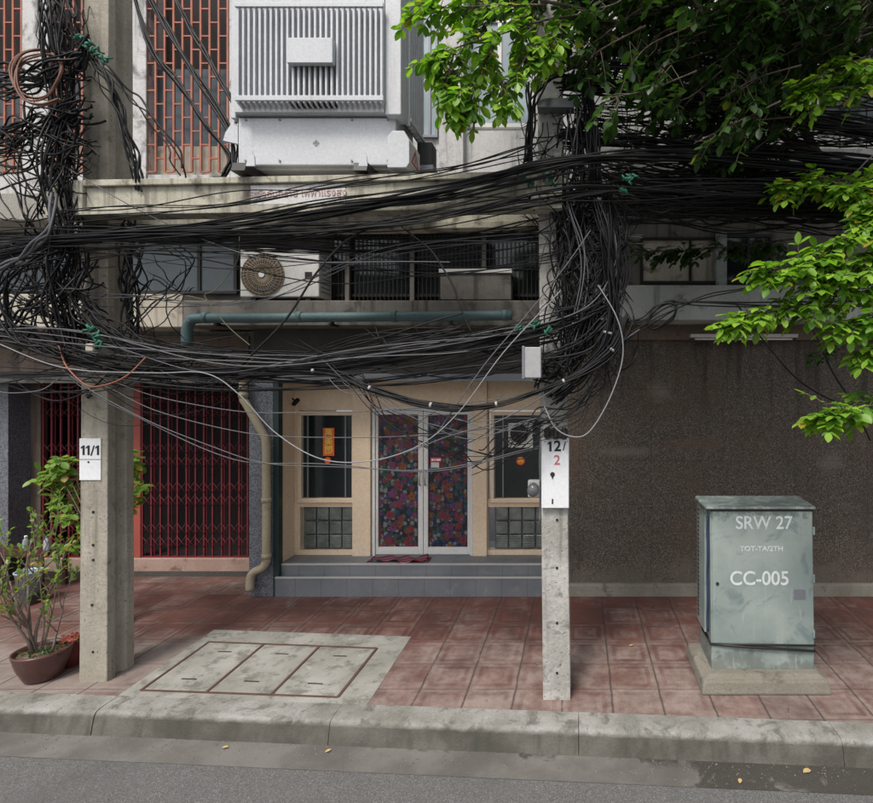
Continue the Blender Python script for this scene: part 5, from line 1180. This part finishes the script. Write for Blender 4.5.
B_('wires running from the right bundle up along the slab edge', [(560, 402, 4.45), (600, 362, 4.45), (640, 330, 4.5), (700, 300, 4.6), (760, 285, 4.7)], 2, .02, (.005, .006), .01, jit=.02)
def tangle(name, label, regions):
    mb = MB()
    for (u0, u1, v0, v1, Y0, Y1, n, lo, hi, tilt, rr) in regions:      # long drooping arcs, tilt = 0 level .. 1 upright
        for k in range(n):
            u, v = U(u0, u1), U(v0, v1); L = U(lo, hi); a = random.choice((0, math.pi)) + U(-.5, .5) + (tilt + U(-.25, .25)) * math.pi / 2
            Y = U(Y0, Y1); du, dv = math.cos(a) * L, math.sin(a) * L; sag = U(.02, .28) * L * (1 - tilt * .6); side = U(-.22, .22) * L * tilt
            if not u0 - 10 < u + du < u1 + 10: du = -du
            if not v0 - 10 < v + dv < v1 + 10: dv = -dv
            k_ = 1.0
            while k_ > .25 and not (u0 - 10 < u + du * k_ < u1 + 10 and v0 - 10 < v + dv * k_ < v1 + 10): k_ *= .85
            du *= k_; dv *= k_; sag *= k_; side *= k_
            c = []
            for t_ in (0, .3, .65, 1):
                w_ = 4 * t_ * (1 - t_); c.append((u + du * t_ + side * w_, v + dv * t_ + sag * w_, Y + U(-.06, .06) + (.16 if t_ in (0, 1) else 0)))
            strand(mb, [P(*q) for q in c], U(*rr), Vector((0, 0, 0)), .006, 5, 4)
    o = mb.build(name, M['black']); props(o, label, 'cables', None, 'stuff'); return o
tangle('cable_tangle', 'uncountable tangle of black wires knotted around the left pole', [(40, 90, 0, 60, 4.6, 4.85, 30, 20, 60, .8, (.003, .008)), (-10, 80, 60, 110, 4.6, 4.85, 18, 80, 150, .1, (.004, .009)), (-10, 85, 110, 230, 4.5, 4.8, 34, 80, 180, .25, (.004, .009)), (20, 85, 100, 240, 4.5, 4.8, 26, 80, 180, .85, (.004, .010)), (-10, 100, 228, 345, 4.5, 4.85, 34, 80, 190, .3, (.004, .009)), (-10, 90, 228, 350, 4.5, 4.85, 26, 80, 170, .8, (.004, .010)), (112, 190, 235, 340, 4.6, 4.85, 12, 40, 90, .7, (.003, .007)), (-10, 270, 340, 382, 4.4, 4.7, 46, 80, 200, .05, (.003, .007))])
tangle('cable_tangle', 'uncountable tangle of black wires knotted around the 12/2 pole', [(520, 640, 70, 160, 4.4, 4.7, 30, 40, 120, .6, (.003, .007)), (520, 650, 150, 250, 4.38, 4.7, 44, 70, 180, .5, (.004, .008)), (545, 625, 200, 390, 4.4, 4.7, 60, 90, 190, .9, (.004, .009)), (545, 625, 200, 380, 4.4, 4.7, 30, 50, 90, .45, (.003, .006)), (370, 520, 390, 440, 4.40, 4.5, 5, 70, 150, .2, (.0025, .004)), (290, 560, 336, 362, 4.4, 4.6, 14, 80, 200, .03, (.003, .006)), (480, 550, 328, 350, 4.4, 4.6, 22, 20, 50, .2, (.004, .007))])
mb = MB()
for k in range(230):
    v = U(158, 212); Y = U(4.7, 5.6); u = U(560, 760); L = U(120, 330); s_ = U(-.02, .10)
    strand(mb, [P(u, v, Y), P(u + L * .33, v + L * .33 * s_ + U(0, 9), Y), P(u + L * .66, v + L * .66 * s_ + U(0, 9), Y), P(u + L, v + L * s_, Y)], U(.004, .009), Vector((0, 0, 0)), .02, 5, 4)
props(mb.build('cable_tangle', M['black']), 'dense dark layer of many wires below the right balcony', 'cables', None, 'stuff')
# green insulation tape knots
random.seed(9)
for lab, cs in (('green taped splices on the cables at the top of the left pole', ((78, 38), (95, 52), (88, 45), (105, 60))), ('green taped splices where cables meet the 12/2 pole above the beam', ((515, 172), (523, 178), (548, 176), (553, 182), (530, 182))),
                ('green taped splices in the dark cables right of the 12/2 pole', ((628, 180), (622, 188), (632, 176))), ('green taped splices low on the left pole above the gates', ((88, 330), (95, 336), (100, 345))), ('green taped splices above the grey electrical box', ((520, 328), (535, 325), (548, 330)))):
    mb = MB()
    for (u, v) in cs:
        for k in range(5):
            c = P(u + U(-4, 4), v + U(-3, 3), 4.33 if u > 400 else 4.42); d = Vector((U(-1, 1), U(-.4, .4), U(-1, 1))).normalized() * .03
            mb.tube([c - d, c - d * .4 + Vector((0, U(-.01, .01), U(-.01, .01))), c + d], [.006, .011, .006], 6)
    props(mb.build('cable_splice', M['greentie']), lab, 'splices', 'green cable splices')
# splice enclosures
for (u, v, w_, lab) in ((92, 348, 8, 'pale splice box clipped to cables in front of the left pole'), (539, 198, 16, 'cream block under the cables at the right end of the platform')):
    c = P(u, v, 4.36 if u > 400 else 4.42); hw = w_ / 2 * 4.4 / F
    t = thing('splice_box', lab, 'splice box', c, None); BX(c.x - hw, c.x + hw, c.y - .03, c.y + .03, c.z - .03, c.z + .035).build('body', M['cream'], t, .01, 3)
    MB().tube([(c.x - hw - .02, c.y, c.z), (c.x + hw + .02, c.y, c.z)], .012, 8).build('gland', M['black'], t)
